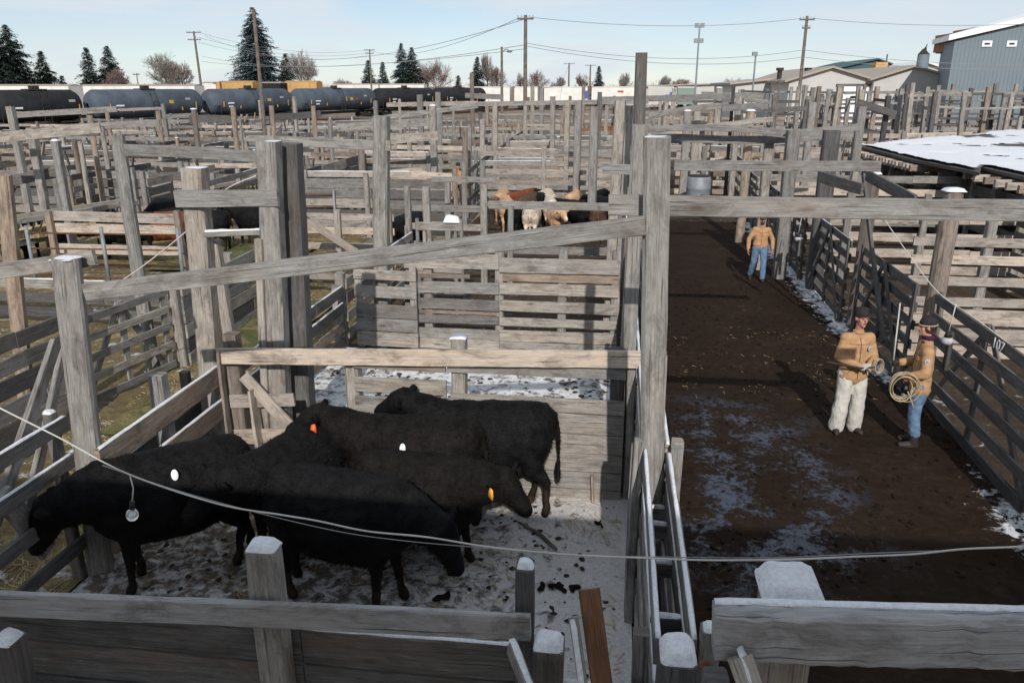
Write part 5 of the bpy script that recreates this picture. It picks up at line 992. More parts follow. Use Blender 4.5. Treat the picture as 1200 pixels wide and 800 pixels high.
for j in range(ny):
    for i in range(nx):
        X_ = x0+(i+.5)*st; Y_ = y0+(j+.5)*st
        if not (inside(X_, Y_) and inside(X_-.12, Y_) and inside(X_, Y_-.15)): continue
        nn = noise.noise(Vector((X_*.28, Y_*.28, 2)))+.45*noise.noise(Vector((X_*1.3, Y_*1.3, 2)))
        if nn < -.50: continue
        q = []
        for (a, b) in ((i, j), (i+1, j), (i+1, j+1), (i, j+1)):
            if (a, b) not in idx:
                X2 = x0+a*st; Y2 = y0+b*st; m2_ = noise.noise(Vector((X2*.28, Y2*.28, 2)))+.45*noise.noise(Vector((X2*1.3, Y2*1.3, 2))); idx[(a, b)] = len(vs)
                vs.append((X2+rnd.uniform(-.04, .04), Y2+rnd.uniform(-.04, .04), zr+.02+min(.07, max(0, .12*(m2_+.55)))))
            q.append(idx[(a, b)])
        fs.append(tuple(q))
s_ = MB(); s_.add(vs, fs); s_.build('snow', 'snow', sh, True)
for i in range(34):
    q = pts[0].lerp(pts[2], i/33.0) if i < 22 else pts[3].lerp(pts[4], (i-22)/11.0)
    mb = MB(); d_ = Vector((1, .12, 0)); mb.beam(q-d_*.45-Vector((0, 0, .24)), q+d_*1.2-Vector((0, 0, .24)), .2, .11); mb.build('rafter', 'fresh' if i % 3 else 'warm', sh)
for i in range(9):
    q = pts[0].lerp(pts[4], i/8.0)+Vector((.35, 0, 0)); mb = MB(); mb.beam((q.x, q.y, 0), (q.x, q.y, zr-.35), .2, .2); mb.build('post', 'dark', sh)
for i in range(4):
    a = pts[0]+Vector((.6, 0, 0)); b = pts[4]+Vector((.6, 0, 0)); z = .35+.5*i; mb = MB(); mb.beam((a.x, a.y, z), (b.x, b.y, z), .3, .05, seg=1); mb.build('board', 'dark', sh)
mb = MB(); mb.box((pts[4].x+2.2, 16, 0), (pts[4].x+9, 34, 2.2)); mb.build('back_wall', 'dark', sh)
# ================================================================== railway
TA = AY(-40, 105, 70); TB = AY(566, 100, 157)
TA = Vector((TA.x, TA.y, 0)); TB = Vector((TB.x, TB.y, 0)); TD = (TB-TA); TL = TD.length; TDn = TD.normalized(); TN = Vector((TDn.y, -TDn.x, 0))
if TN.y > 0: TN = -TN
tr = MB()
for o in (-.75, .75): tr.beam(TA-TDn*60+TN*o+Vector((0, 0, .2)), TB+TDn*120+TN*o+Vector((0, 0, .2)), .16, .08, seg=30)
tg = tr.build('railway_track', 'iron', None); tag(tg, 'railway track under the line of tank cars', 'track')
bl = MB(); bl.add([TA-TDn*60+TN*2.6, TB+TDn*120+TN*2.6, TB+TDn*120+TN*1.4+Vector((0, 0, .12)), TA-TDn*60+TN*1.4+Vector((0, 0, .12)), TB+TDn*120-TN*1.4+Vector((0, 0, .12)), TA-TDn*60-TN*1.4+Vector((0, 0, .12))], [(0, 1, 2, 3), (3, 2, 4, 5)]); o = bl.build('railway_bed', 'manure', None); o['kind'] = 'structure'
ROT = math.atan2(TDn.y, TDn.x)
def wheels(t, L_):
    for e in (-1, 1):
        mb = MB(); mb.box((e*(L_/2-1.9)-1.25, -1.0, .35), (e*(L_/2-1.9)+1.25, 1.0, .75)); mb.build2('bogie', 'wheel', t, False)
        for q in (-.9, .9):
            for s in (-.78, .78):
                mb = MB(); x = e*(L_/2-1.9)+q; mb.tube([(x, s-.07, .66), (x, s+.07, .66)], .46, 16); mb.build2('wheel', 'wheel', t, False)
def tank(label, s, L_, m, marks):
    c = TA+TDn*s; t = thing('tank_car', label, 'railcar', c, 'tank cars standing in a line'); t.rotation_euler = (0, 0, ROT)
    mb = MB(); R_ = 1.52; zc = 2.85; pr = [(-L_/2+.35, .15), (-L_/2+.45, .8), (-L_/2+.75, 1.3), (-L_/2+1.15, R_), (-.2, R_+.02), (.2, R_+.02), (L_/2-1.15, R_), (L_/2-.75, 1.3), (L_/2-.45, .8), (L_/2-.35, .15)]
    vs = []; fs = []; ns = 28
    for (x, r_) in pr:
        for j in range(ns): a = 2*pi*j/ns; vs.append((x, r_*cos(a), zc+r_*sin(a)))
    for i in range(len(pr)-1):
        for j in range(ns): fs.append((i*ns+j, i*ns+(j+1) % ns, (i+1)*ns+(j+1) % ns, (i+1)*ns+j))
    mb.add(vs, fs); mb.build2('tank', m, t)
    mb = MB(); mb.box((-.9, -.7, zc+R_-.05), (.9, .7, zc+R_+.08)); mb.box((-.35, -.35, zc+R_+.08), (.35, .35, zc+R_+.4)); mb.build2('manway', 'wheel', t, False)
    mb = MB(); mb.box((-L_/2+.1, -.25, .85), (L_/2-.1, .25, 1.2))
    for e in (-1, 1): mb.box((e*(L_/2-1.6)-1.4, -1.45, 1.2), (e*(L_/2-1.6)+1.4, 1.45, 1.32)); mb.box((e*(L_/2)-.1, -1.45, .8), (e*(L_/2)+.1, 1.45, 1.1))
    mb.build2('frame', 'wheel', t, False); wheels(t, L_)
    sgn = -1 if (Matrix.Rotation(ROT, 3, 'Z') @ Vector((0, -1, 0))).dot(TN) > 0 else 1
    mb = MB()
    for x in (-.35, .35): mb.tube([(x, sgn*1.62, 1.2), (x, sgn*1.62, 3.0), (x, sgn*1.25, 4.0), (x, sgn*.7, 4.45)], .03, 5)
    for z in (1.5, 1.9, 2.3, 2.7, 3.1): mb.tube([(-.35, sgn*1.62, z), (.35, sgn*1.62, z)], .02, 5)
    mb.build2('ladder', 'wheel', t, False)
    mb = MB()
    for e in (-1, 1):
        x = e*(L_/2-.9)
        for z in (1.3, 2.4): mb.tube([(x-.5, sgn*1.5, z), (x+.5, sgn*1.5, z)], .03, 5)
        for q in (-.5, .5): mb.tube([(x+q, sgn*1.5, 1.3), (x+q, sgn*1.5, 2.4)], .03, 5)
    mb.build2('end_railing', 'wheel', t, False)
    for (x, z, w_, h_, mm) in marks:
        an = math.asin(max(-1, min(1, (z-zc)/R_))); y = sgn*(R_*cos(an)+.04); mb = MB(); mb.box((x-w_*.36, min(y, y-sgn*.05), z-h_*.36), (x+w_*.36, max(y, y-sgn*.05), z+h_*.36)); mb.build2('marking', mm, t, False)
cars = [('tankblack', 'black tank car at the far left edge of the train'), ('tankblack', 'black tank car, second from the left, with amber reflectors'), ('tankgrey', 'longest looking blue grey tank car right of the black ones'), ('tankgrey', 'blue grey tank car behind the thin pole, with yellow square marks'), ('tankgrey', 'blue grey tank car with a red and a yellow mark, third of the grey ones'), ('tankblack', 'black tank car just right of the grey ones'), ('tankblack', 'last black tank car at the right end of the train')]
edges = [-130, -20, 95, 235, 340, 437, 507, 566]
def son(px):                              # distance along the track seen at pixel column px
    r = ray(px, 110); A = Vector((r.x, r.y)); den = A.x*TDn.y-A.y*TDn.x; return (TA.y*A.x-TA.x*A.y)/-den if abs(den) > 1e-9 else 0
Rr = [son(e) for e in edges]
for i, (m_, lb) in enumerate(cars):
    s0, s1 = Rr[i], Rr[i+1]; L_ = s1-s0-.35
    q = L_/14
    mk = [(-5.2*q, 2.6, .14, .9, 'amber'), (-2.6*q, 2.3, .14, .7, 'amber'), (3.4*q, 2.3, .14, .7, 'amber'), (5.2*q, 2.6, .14, 1.0, 'yellow'), (-4.1*q, 2.7, 1.3, .22, 'white'), (-4.1*q, 2.3, .9, .2, 'white'), (4.2*q, 3.3, .9, .3, 'patch')]
    if i in (2, 3): mk += [(2.0*q, 3.0, .8, .5, 'yellow'), (1.0*q, 2.6, .14, .6, 'yellow')]
    if i == 4: mk += [(1.6*q, 2.9, .8, .6, 'yellow'), (2.6*q, 2.9, .5, .5, 'redmark'), (.7*q, 2.9, .14, .8, 'amber')]
    tank(lb, (s0+s1)/2, L_, m_, mk)
def boxcar(label, c, rot, L_, m, H_=4.1, cat='railcar', name='boxcar', grp=None, marks=(), ribs=True, roof='reefer'):
    t = thing(name, label, cat, (c[0], c[1], 0), grp); t.rotation_euler = (0, 0, rot); mb = MB(); mb.box((-L_/2, -1.45, 1.1), (L_/2, 1.45, H_)); mb.build2('body', m, t, False)
    mb = MB(); mb.add([(-L_/2, -1.5, H_+.01), (L_/2, -1.5, H_+.01), (L_/2, 0, H_+.22), (-L_/2, 0, H_+.22), (L_/2, 1.5, H_+.01), (-L_/2, 1.5, H_+.01)], [(0, 1, 2, 3), (3, 2, 4, 5), (0, 3, 5), (1, 4, 2)]); mb.build2('roof', roof, t, False)
    mb = MB(); mb.box((-1.6, -1.52, 1.2), (1.6, -1.46, H_-.15)); mb.build2('door', m, t, False)
    if ribs:
        mb = MB(); k = int(L_/1.1)
        for i in range(k+1): x = -L_/2+L_*i/k; mb.box((x-.05, -1.5, 1.15), (x+.05, -1.452, H_-.05))
        mb.build2('ribs', m, t, False)
    wheels(t, L_)
    for (x, z, w_, h_, mm) in marks: mb = MB(); mb.box((x-w_/2, -1.56, z-h_/2), (x+w_/2, -1.53, z+h_/2)); mb.build2('marking', mm, t, False)
for i, (px0, px1, m_, lb, mk) in enumerate([(540, 600, 'reefer', 'white boxcar directly right of the last black tank car', ()), (602, 632, 'reefer', 'small looking white boxcar behind the far posts', ()), (634, 690, 'reefer', 'white boxcar with a blue vertical stripe of marking', ((4.2, 3.0, .9, 1.5, 'bluemark'),)), (692, 745, 'reefer', 'white trailer like boxcar with a red mark near the tall dark post', ((1.5, 3.6, 1.2, .35, 'redmark'), )), (758, 792, 'wallbeige', 'beige boxcar right of the tall dark post with a blue mark', ((2.0, 3.0, .5, 1.0, 'bluemark'),)), (793, 817, 'greenpaint', 'grey green container car in front of the long pale shed', ())]):
    a = AY(px0, 105, 168); b = AY(px1, 105, 168); boxcar(lb, ((a.x+b.x)/2, 168+i*.5), 0, (b.x-a.x)-.6, m_, 4.3, grp='boxcars beyond the pens', marks=mk)
c0 = TA+TDn*8-TN*7
for i, (px0, px1, yy, m_, lb, nm) in enumerate([(-40, 90, 100, 'reefer', 'long pale hopper car roof showing above the black tank cars', 'boxcar'), (96, 235, 112, 'reefer', 'pale roofed hopper car showing above the first grey tank car', 'boxcar'), (238, 256, 128, 'reefer', 'short white topped car left of the orange yellow ones', 'boxcar'), (257, 302, 128, 'boxyellow', 'orange yellow boxcar above the second grey tank car', 'boxcar'), (302, 334, 131, 'tankblack', 'dark open section between two orange yellow boxcars', 'boxcar'), (335, 376, 134, 'boxyellow', 'second orange yellow boxcar, right of the dark section', 'boxcar'), (390, 500, 160, 'reefer', 'pale roofed car showing above the dark tank cars', 'boxcar')]):
    a = AY(px0, 98, yy); b = AY(px1, 98, yy); boxcar(lb, ((a.x+b.x)/2, yy), 0, (b.x-a.x)-.5, m_, [4.7, 4.7, 5.1, 5.25, 5.1, 5.3, 4.9][i], grp='cars on the track behind the tank cars', roof='boxyellow' if m_ == 'boxyellow' else 'roofbeige')
# ================================================================== buildings
def gable(label, px0, px1, pe, pk, yy, depth, wallm, roofm, name='warehouse', pkx=None, base=True, overh=.6):
    a = AY(px0, pe, yy); b = AY(px1, pe, yy); k = AY(pkx or (px0+px1)/2, pk, yy); t = thing(name, label, 'building', ((a.x+b.x)/2, yy, 0))
    vs = [(a.x, yy, 0), (b.x, yy, 0), (b.x, yy, b.z), (k.x, yy, k.z), (a.x, yy, a.z)]; vs += [(x, y+depth, z) for x, y, z in vs]
    mb = MB(); mb.add(vs, [(0, 1, 2, 3, 4), (9, 8, 7, 6, 5), (1, 6, 7, 2), (0, 4, 9, 5)]); mb.build('wall', wallm, t)
    o = overh; mb = MB(); y0 = yy-o; y1 = yy+depth+o
    sa = (k.z-a.z)/(k.x-a.x); sb = (b.z-k.z)/(b.x-k.x)
    L0 = (a.x-o, a.z-o*sa); R0 = (b.x+o, b.z+o*sb)
    for (p, q) in ((L0, (k.x, k.z)), ((k.x, k.z), R0)):
        mb.add([(p[0], y0, p[1]+.02), (q[0], y0, q[1]+.02), (q[0], y1, q[1]+.02), (p[0], y1, p[1]+.02), (p[0], y0, p[1]+.25), (q[0], y0, q[1]+.25), (q[0], y1, q[1]+.25), (p[0], y1, p[1]+.25)], [(3, 2, 1, 0), (4, 5, 6, 7), (0, 1, 5, 4), (2, 3, 7, 6), (1, 2, 6, 5), (3, 0, 4, 7)])
    mb.build('roof', roofm, t); return t, a, b, k
t, a, b, k = gable('left gabled pale metal warehouse with a beige roof and white door', 925, 1024, 95, 80, 105, 30, 'wallbeige', 'roofbeige', pkx=975)
for (p0, p1, q0) in [(983, 1018, 101)]:
    u = AY(p0, q0, 104.9); v = AY(p1, q0, 104.9); mb = MB(); mb.box((u.x, 104.86, .0), (v.x, 104.97, u.z)); mb.build('door', 'white', t); mb = MB(); mb.box((u.x-.3, 104.80, u.z), (v.x+.3, 104.97, u.z+.25)); mb.build('door_frame', 'dark', t)
for px in (914, 947): u = AY(px, 82, 112); mb = MB(); mb.tube([(u.x, 112, u.z-1.6), (u.x, 112, u.z)], .3, 10); mb.tube([(u.x, 112, u.z-.1), (u.x, 112, u.z+.25)], .48, 10); mb.build('roof_vent', 'wheel', t)
t, a, b, k = gable('right gabled pale metal warehouse with a beige roof', 1024.5, 1120, 93, 79, 104, 30, 'wallbeige', 'roofbeige', pkx=1070)
t, a, b, k = gable('long low pale shed with a grey roof and white doors, left of the gabled warehouses', 730, 926, 103, 97, 178, 20, 'wallbeige', 'roofbeige', 'long_shed', pkx=900)
t, a, b, k = gable('low white sided shed attached left of the gabled warehouses', 860, 925, 99, 94, 118, 24, 'wallbeige', 'roofbeige', 'shed', pkx=905)
u = AY(898, 104, 117.9); v = AY(923, 104, 117.9); mb = MB(); mb.box((u.x, 117.8, 0), (v.x, 117.96, u.z)); mb.build('door', 'white', t)
# blue grey mill building
t = thing('mill_building', 'tall blue grey clad building with rusty roof steps and two white framed windows', 'building', (AY(1150, 90, 92).x, 92, 0))
yy = 92; c0 = AY(1119, 48, yy); c1 = AY(1300, 4, yy); xe = AY(1104, 52, yy+14).x
mb = MB(); vs = [(c0.x, yy, 0), (c1.x, yy, 0), (c1.x, yy, c1.z), (c0.x, yy, c0.z), (xe, yy+14, 0), (xe, yy+14, AY(1104, 52, yy+14).z)]
mb.add(vs[:4], [(0, 1, 2, 3)]); w1 = mb.build('front_wall', 'wallblue', t)
mb = MB(); mb.add([vs[4], vs[0], vs[3], vs[5]], [(0, 1, 2, 3)]); mb.build('side_wall', 'wallblue', t)
mb = MB(); mb.add([Vector(vs[3])+Vector((-.8, -.5, .0)), Vector(vs[2])+Vector((0, -.5, 0)), Vector(vs[2])+Vector((0, 16, 0)), Vector(vs[5])+Vector((-.8, 1, 0)), Vector(vs[3])+Vector((-.8, -.5, .55)), Vector(vs[2])+Vector((0, -.5, .55)), Vector(vs[2])+Vector((0, 16, .55)), Vector(vs[5])+Vector((-.8, 1, .55))], [(0, 1, 5, 4), (4, 5, 6, 7), (3, 2, 1, 0), (3, 0, 4, 7), (1, 2, 6, 5)]); mb.build('roof', 'white', t)
for (px, py) in [(1156.5, 51.5), (1185.5, 51.5)]:
    u = AY(px-4, py-3.5, yy-.05); v = AY(px+4, py+3.5, yy-.05); mb = MB(); mb.box((u.x-.1, yy-.12, v.z), (v.x+.1, yy-.01, u.z)); wf = mb.build('window', 'white', t); mb = MB(); mb.box((u.x+.12, yy-.16, v.z+.2), (v.x-.12, yy-.125, u.z-.2)); mb.build('pane', 'glass', wf)
for i, (p0, p1, q) in enumerate([(1107, 1130, 42), (1129, 1155, 37), (1152, 1179, 31), (1176, 1225, 26.5)]):
    yq = yy+(12 if i == 0 else 6); a = AY(p0, q, yq); b = AY(p1, q, yq); mb = MB(); mb.box((a.x, yq+i*.1, a.z-1.9), (b.x, yy+14+i*.1, a.z)); mb.build('roof_step', 'rust', t)
for px in (1108, 1114): u = AY(px, 55, yy+8)
mb = MB(); 
for k_ in range(1, 36):
    x = c0.x+(c1.x-c0.x)*k_/36; zt = c0.z+(c1.z-c0.z)*k_/36; mb.box((x-.015, yy-.025, 2), (x+.015, yy-.004, zt-.05))
mb.build('cladding_ribs', 'wallblue', t)
u = AY(1082, 68, 125); t = thing('silo', 'dark silo bin with a pointed hood left of the blue grey building', 'silo', (u.x, 125, 0)); mb = MB(); zt = AY(1082, 64, 125).z; mb.tube([(u.x, 125, 0), (u.x, 125, zt)], .78, 16); mb.build('bin', 'wallblue', t); mb = MB(); mb.tube([(u.x, 125, zt), (u.x, 125, zt+.6), (u.x+.2, 125, zt+.9)], [.8, .3, .1], 16); mb.tube([(u.x, 125, zt+.6), (u.x+.3, 125, zt+1.4)], [.15, .03], 6); mb.build('hood', 'wheel', t)
zb = AY(1082, 75, 125).z
t, a, b, k = gable('low snowy roofed shed between the warehouses and the blue grey building', 1062, 1125, 88, 74, 130, 14, 'wallbeige', 'snow', 'shed', pkx=1085)
t, a, b, k = gable('dark teal roofed building beyond the gabled warehouses', 975, 1062, 82, 70, 170, 30, 'teal', 'teal', 'warehouse', pkx=1028)
t = thing('roof_unit', 'orange yellow box unit beyond the warehouse roofs', 'machine', (AY(1033, 76, 140).x, 140, 0)); a = AY(1026, 80, 140); b = AY(1041, 73, 140); mb = MB(); mb.box((a.x, 140, a.z), (b.x, 143, b.z)); mb.build('cab', 'boxyellow', t); mb = MB(); mb.box((a.x+.4, 140.3, 0), (b.x-.4, 142.7, a.z)); mb.build('tower', 'rust', t); mb = MB(); mb.tube([(b.x, 141, a.z), (b.x, 141, b.z+1.2)], .1, 6); mb.build('stack', 'wheel', t)
for (px, py, yy_, w_, lb) in [(650, 152, 48, 1.8, 'low snow topped stack of old boards in the centre distance')]:
    pass
# ================================================================== trees
def conifer(label, px, pt, yy, wpx, m='needle', seed=0, dens=1.0, grp='conifers beyond the railway'):
    r = random.Random(seed); tp = AY(px, pt, yy); h = tp.z; Rb = wpx/2/FPX*yy*1.7; t = thing('conifer_tree', label, 'tree', (tp.x, yy, 0), grp)
    mb = MB(); mb.tube([(0, 0, 0), (0, 0, h*.5), (0, 0, h*.97)], [.035*h*.5, .02*h*.5, .03], 8); mb.build2('trunk', 'bark', t)
    vs = []; fs = []; nl = int(h*4.2); z0 = h*.06
    for l in range(nl):
        k_ = l/nl; z = z0+(h-z0)*k_; rad = Rb*(1-k_)**.8*r.uniform(.72, 1.15)+.1; nb = int(12*dens*(1-k_*.5))+4
        for b in range(nb):
            a = r.uniform(0, 2*pi); rb = rad*r.uniform(.65, 1.12); dr = rb*r.uniform(.12, .42); ns = max(4, int(rb*6))
            for s in range(ns):
                f = (s+r.random())/ns
                if f < .12: continue
                p = Vector((cos(a)*rb*f, sin(a)*rb*f, z-dr*f*f+rb*.06*f)); sz = .25*(.55+.7*(1-abs(f-.6)))*(.6+.4*min(1, rb/2)); 
                for _ in range(3):
                    aa = a+r.uniform(-1.3, 1.3); d = Vector((cos(aa), sin(aa), r.uniform(-.75, .25)))*sz*r.uniform(.8, 1.9); s2 = Vector((-sin(aa), cos(aa), r.uniform(-.5, .5)))*sz*.36
                    q = p+Vector((r.uniform(-.15, .15), r.uniform(-.15, .15), r.uniform(-.12, .12))); i = len(vs); vs += [q-s2, q+s2, q+d]; fs.append((i, i+1, i+2))
    link(mesh('crown', vs, fs, M[m]), 'crown', t)
C = [(5, 28, 112, 60, 'needle', 'large dark conifer at the left edge of the picture', 1), (-8, 40, 108, 50, 'needle', 'dark conifer cut by the left edge, lower than its neighbour', 2), (47, 59, 118, 36, 'needle', 'middle sized conifer right of the big one at the left edge', 3), (72, 88, 125, 14, 'needleblue', 'tiny conifer tip above the hopper car roof', 4), (100, 55, 120, 28, 'needle', 'left one of a pair of close dark conifers', 5), (124, 53, 124, 34, 'needle', 'right one of a pair of close dark conifers, behind bare brush', 6), (295, 8, 144, 56, 'needleblue', 'tallest blue green spruce behind the thin pole', 7), (334, 62, 150, 26, 'needle', 'dark rounded conifer right of the tallest spruce', 8), (431, 70, 175, 20, 'needleblue', 'blue green conifer by the double armed utility pole', 9), (448, 72, 175, 16, 'needleblue', 'slim conifer just right of the double armed utility pole', 10), (470, 50, 180, 24, 'needleblue', 'ragged conifer left of the neat pointed one', 11), (482, 55, 176, 28, 'needle', 'neat pointed dark green conifer above the black tank cars', 12), (559, 66, 190, 19, 'needle', 'dark narrow conifer above the last black tank car', 13), (702, 77, 230, 12, 'needleblue', 'small far conifer left of the tall dark post', 14), (537, 88, 200, 12, 'needle', 'tiny conifer between bare trees', 15)]
for (px, pt, yy, wpx, m, lb, sd_) in C: conifer(lb, px, pt, yy, wpx, m, sd_)
def bare(label, px, pt, yy, wpx, m='twiggrey', seed=0, grp='bare winter trees beyond the railway', base=0):
    r = random.Random(seed); tp = AY(px, pt, yy); h = tp.z-base; W = wpx/FPX*yy; t = thing('bare_tree', label, 'tree', (tp.x, yy, base), grp); mb = MB()
    sx = W/(h*.85); trunk = MB()
    def br(p, d, ln, rad, lv, mb_):
        q = p+Vector((d.x*ln*(sx if lv else 1), d.y*ln, d.z*ln)); mb_.tube([p, q], [rad, rad*.62], 4 if lv > 1 else 6)
        if lv >= 6: return
        for _ in range(4 if lv < 4 else 3):
            a = Vector((r.gauss(0, .62), r.gauss(0, .6), r.gauss(.12, .3))); nd = (d+a).normalized(); br(q if _ < 2 else p.lerp(q, r.uniform(.5, .9)), nd, ln*r.uniform(.66, .86), max(.016, rad*.60), lv+1, mb if lv >= 0 else mb_)
    br(Vector((0, 0, 0)), Vector((0, 0, 1)), h*.24, h*.016, 0, trunk)
    zs = [v.z for v in mb.v]; s = h/max(zs); 
    for v in mb.v: v *= 1; v.z *= s
    for v in trunk.v: v.z *= s
    trunk.build2('trunk', 'bark', t, False); mb.build2('crown', m, t, False)
Bz = [(190, 57, 118, 62, 'twiggrey', 'broad bare tree right of the conifer pair'), (205, 70, 122, 36, 'twig', 'reddish bare tree leaning out of the broad bare tree'), (130, 78, 116, 44, 'twig', 'reddish bare brush in front of the conifer pair'), (355, 56, 150, 44, 'twiggrey', 'bare tree right of the dark rounded conifer'), (511, 66, 190, 34, 'twig', 'reddish bare tree right of the neat pointed conifer'), (497, 72, 195, 18, 'twiggrey', 'small bare tree touching the neat pointed conifer'), (571, 60, 200, 18, 'twiggrey', 'thin bare tree right of the narrow conifer'), (584, 76, 205, 30, 'twig', 'reddish bare tree crown near the lamp pole'), (634, 80, 235, 34, 'twig', 'reddish bare tree row right of the tall utility pole'), (655, 88, 240, 22, 'twiggrey', 'low bare tree before the twin far poles'), (685, 85, 240, 22, 'twig', 'low reddish bare tree left of the far small conifer'), (733, 84, 235, 16, 'twiggrey', 'small bare tree left of the very tall dark post'), (782, 86, 240, 14, 'twiggrey', 'lone bare tree right of the very tall dark post'), (798, 91, 242, 26, 'twig', 'low bare brush left of the light tower'), (860, 90, 230, 26, 'twig', 'low bare brush right of the light tower'), (400, 91, 175, 36, 'twig', 'low bare hedge of trees left of the double armed pole'), (613, 84, 230, 12, 'twiggrey', 'slim bare tree at the tall utility pole')]
for i, (px, pt, yy, wpx, m, lb) in enumerate(Bz): bare(lb, px, pt, yy, wpx, m, 30+i)
# far tree line (one mass nobody could count)
r = random.Random(5); vs = []; fs = []
for i in range(26000):
    x = r.uniform(-330, 330); y = 330+r.uniform(-12, 12); hgt = 3.4+3.2*(.5+.5*noise.noise(Vector((x*.035, 0, 0))))+1.2*noise.noise(Vector((x*.3, 0, 4))); z = r.random()**1.2*hgt
    d = Vector((r.gauss(0, .35), r.gauss(0, .2), r.uniform(.2, 1.2))); q = Vector((x, y, z)); k_ = len(vs); s_ = Vector((.07, .02, 0)); vs += [q-s_, q+s_, q+d]; fs.append((k_, k_+1, k_+2))
o = link(mesh('far_tree_line', vs, fs, M['twig']), 'far_tree_line'); tag(o, 'low hazy line of bare reddish trees along the horizon', 'tree line', kind='stuff')
# ================================================================== poles and wires
poles = {}
def upole(key, label, px, pt, yy, r_=.15, arms=(), m='polewood', lamp=None, lean=0):
    tp = AY(px, pt, yy); t = thing('utility_pole', label, 'pole', (tp.x, yy, 0)); mb = MB(); mb.log((tp.x+lean, yy, 0), tp, r_*1.15, r_*.8, .004, 2, 10); mb.build('pole', m, t)
    for (dz, ln) in arms:
        mb = MB(); mb.beam(tp+Vector((-ln/2, -.12, -dz)), tp+Vector((ln/2, -.12, -dz)), .13, .1, seg=2); ar = mb.build('crossarm', m, t)
        for q in (-.46, -.25, .25, .46): mb = MB(); c = tp+Vector((ln*q, -.12, -dz+.07)); mb.tube([c, c+Vector((0, 0, .16))], .045, 8); mb.build('insulator', 'patch', ar)
    if lamp == 'flood':
        for dz in (0, 1.9):
            for q in (-.35, .35): mb = MB(); c = tp+Vector((q, 0, -dz)); mb.box((c.x-.28, c.y-.15, c.z-.28), (c.x+.28, c.y+.15, c.z+.28)); mb.build('floodlight', 'pipe', t)
    if lamp == 'head': mb = MB(); mb.box((tp.x-.35, yy-.3, tp.z-.35), (tp.x+.15, yy+.3, tp.z)); mb.build('lamp_head', 'pipe', t)
    if lamp == 'arm': mb = MB(); mb.tube([tp-Vector((0, 0, .5)), tp+Vector((.4, 0, -.2)), tp+Vector((.7, 0, -.35))], .05, 6); mb.ell(tp+Vector((.75, 0, -.42)), (.28, .2, .12)); mb.build('lamp_arm', 'pipe', t)
    poles[key] = tp; return tp
upole('A', 'leaning utility pole with two crossarms above the first grey tank car', 227, 37, 118, .18, ((.15, 2.2), (1.15, 2.0)), lean=.3)
upole('B', 'thin bare pole standing in front of the tallest spruce', 297, 11, 44, .11)
upole('C', 'double armed utility pole between the blue green conifers', 433, 58, 150, .15, ((.15, 2.0), (.7, 1.6)))
upole('D', 'tall utility pole with one crossarm, left of the centre', 616, 18, 62, .15, ((.25, 1.2),))
upole('E', 'pole with a small street lamp above the right end of the train', 588, 55, 80, .13, lamp='arm')
upole('F', 'steel light tower with two tiers of floodlights', 820, 30, 115, .13, m='pipe', lamp='flood')
upole('G', 'short lamp pole between the light tower and the right utility pole', 886, 61, 90, .1, m='pipe', lamp='head')
upole('H', 'utility pole with a crossarm in front of the gabled warehouse', 946, 19, 78, .16, ((.3, 1.3), (1.0, .7)))
upole('I', 'left one of the twin far utility poles', 667, 74, 230, .22, ((.2, 3),)); upole('J', 'right one of the twin far utility poles', 692, 76, 230, .22, ((.2, 3),))
upole('K', 'thin far pole near the left pair of dark conifers', 160, 86, 130, .1, ((.2, 1.2),)); upole('L', 'thin iron rod rising in the right pens', 914, 92, 40, .04)
def wire(label, P_, Q_, sag=.8, r_=.022, m='cablegrey', n=24):
    mb = MB(); P_ = Vector(P_); Q_ = Vector(Q_); mb.tube([P_.lerp(Q_, i/n)-Vector((0, 0, sag*4*(i/n)*(1-i/n))) for i in range(n+1)], r_, 5)
    tag(mb.build('overhead_wire', m, None), label, 'wire', 'overhead wires against the sky')
D_ = poles['D']; H_ = poles['H']; C_ = poles['C']; A_ = poles['A']
wire('upper left wire from the tall centre pole down to the double armed pole', D_+Vector((-.5, 0, -.2)), C_+Vector((-.6, 0, 0)), 1.6)
wire('upper left wire running from the tall centre pole past the tallest spruce', D_+Vector((-.2, 0, -.3)), AY(240, 42, 118), 3.0)
wire('second wire from the tall centre pole past the tallest spruce', D_+Vector((.1, 0, -2.0)), AY(236, 66, 118), 1.5); wire('third wire from the tall centre pole past the tallest spruce', D_+Vector((0, 0, -2.3)), AY(236, 72, 118), 1.0)
wire('top wire between the tall centre pole and the right utility pole', D_+Vector((.4, 0, -.15)), H_+Vector((-.5, 0, -.2)), .6); wire('second wire between the tall centre pole and the right utility pole', D_+Vector((0, 0, -1.9)), H_+Vector((0, 0, -2.8)), .9); wire('lowest wire between the tall centre pole and the right utility pole', D_+Vector((0, 0, -2.1)), H_+Vector((0, 0, -3.4)), .9)
wire('top wire leaving the right utility pole over the blue grey building', H_+Vector((.5, 0, -.2)), AY(1300, 23, 70), .5); wire('second wire leaving the right utility pole to the right', H_+Vector((0, 0, -2.8)), AY(1300, 74, 84), .6); wire('lowest wire leaving the right utility pole to the right', H_+Vector((0, 0, -3.4)), AY(1300, 78, 84), .6)
wire('far wire from the tall centre pole to the twin far poles', D_+Vector((.1, 0, -4.6)), poles['I'], 2.5, .03)
for k_ in range(3): wire(['top', 'middle', 'bottom'][k_]+' wire from the leaning pole to behind the tallest spruce', A_+Vector((.5, 0, -.1-.7*k_)), C_+Vector((-.4, 0, -.1-.5*k_)), 1.4)
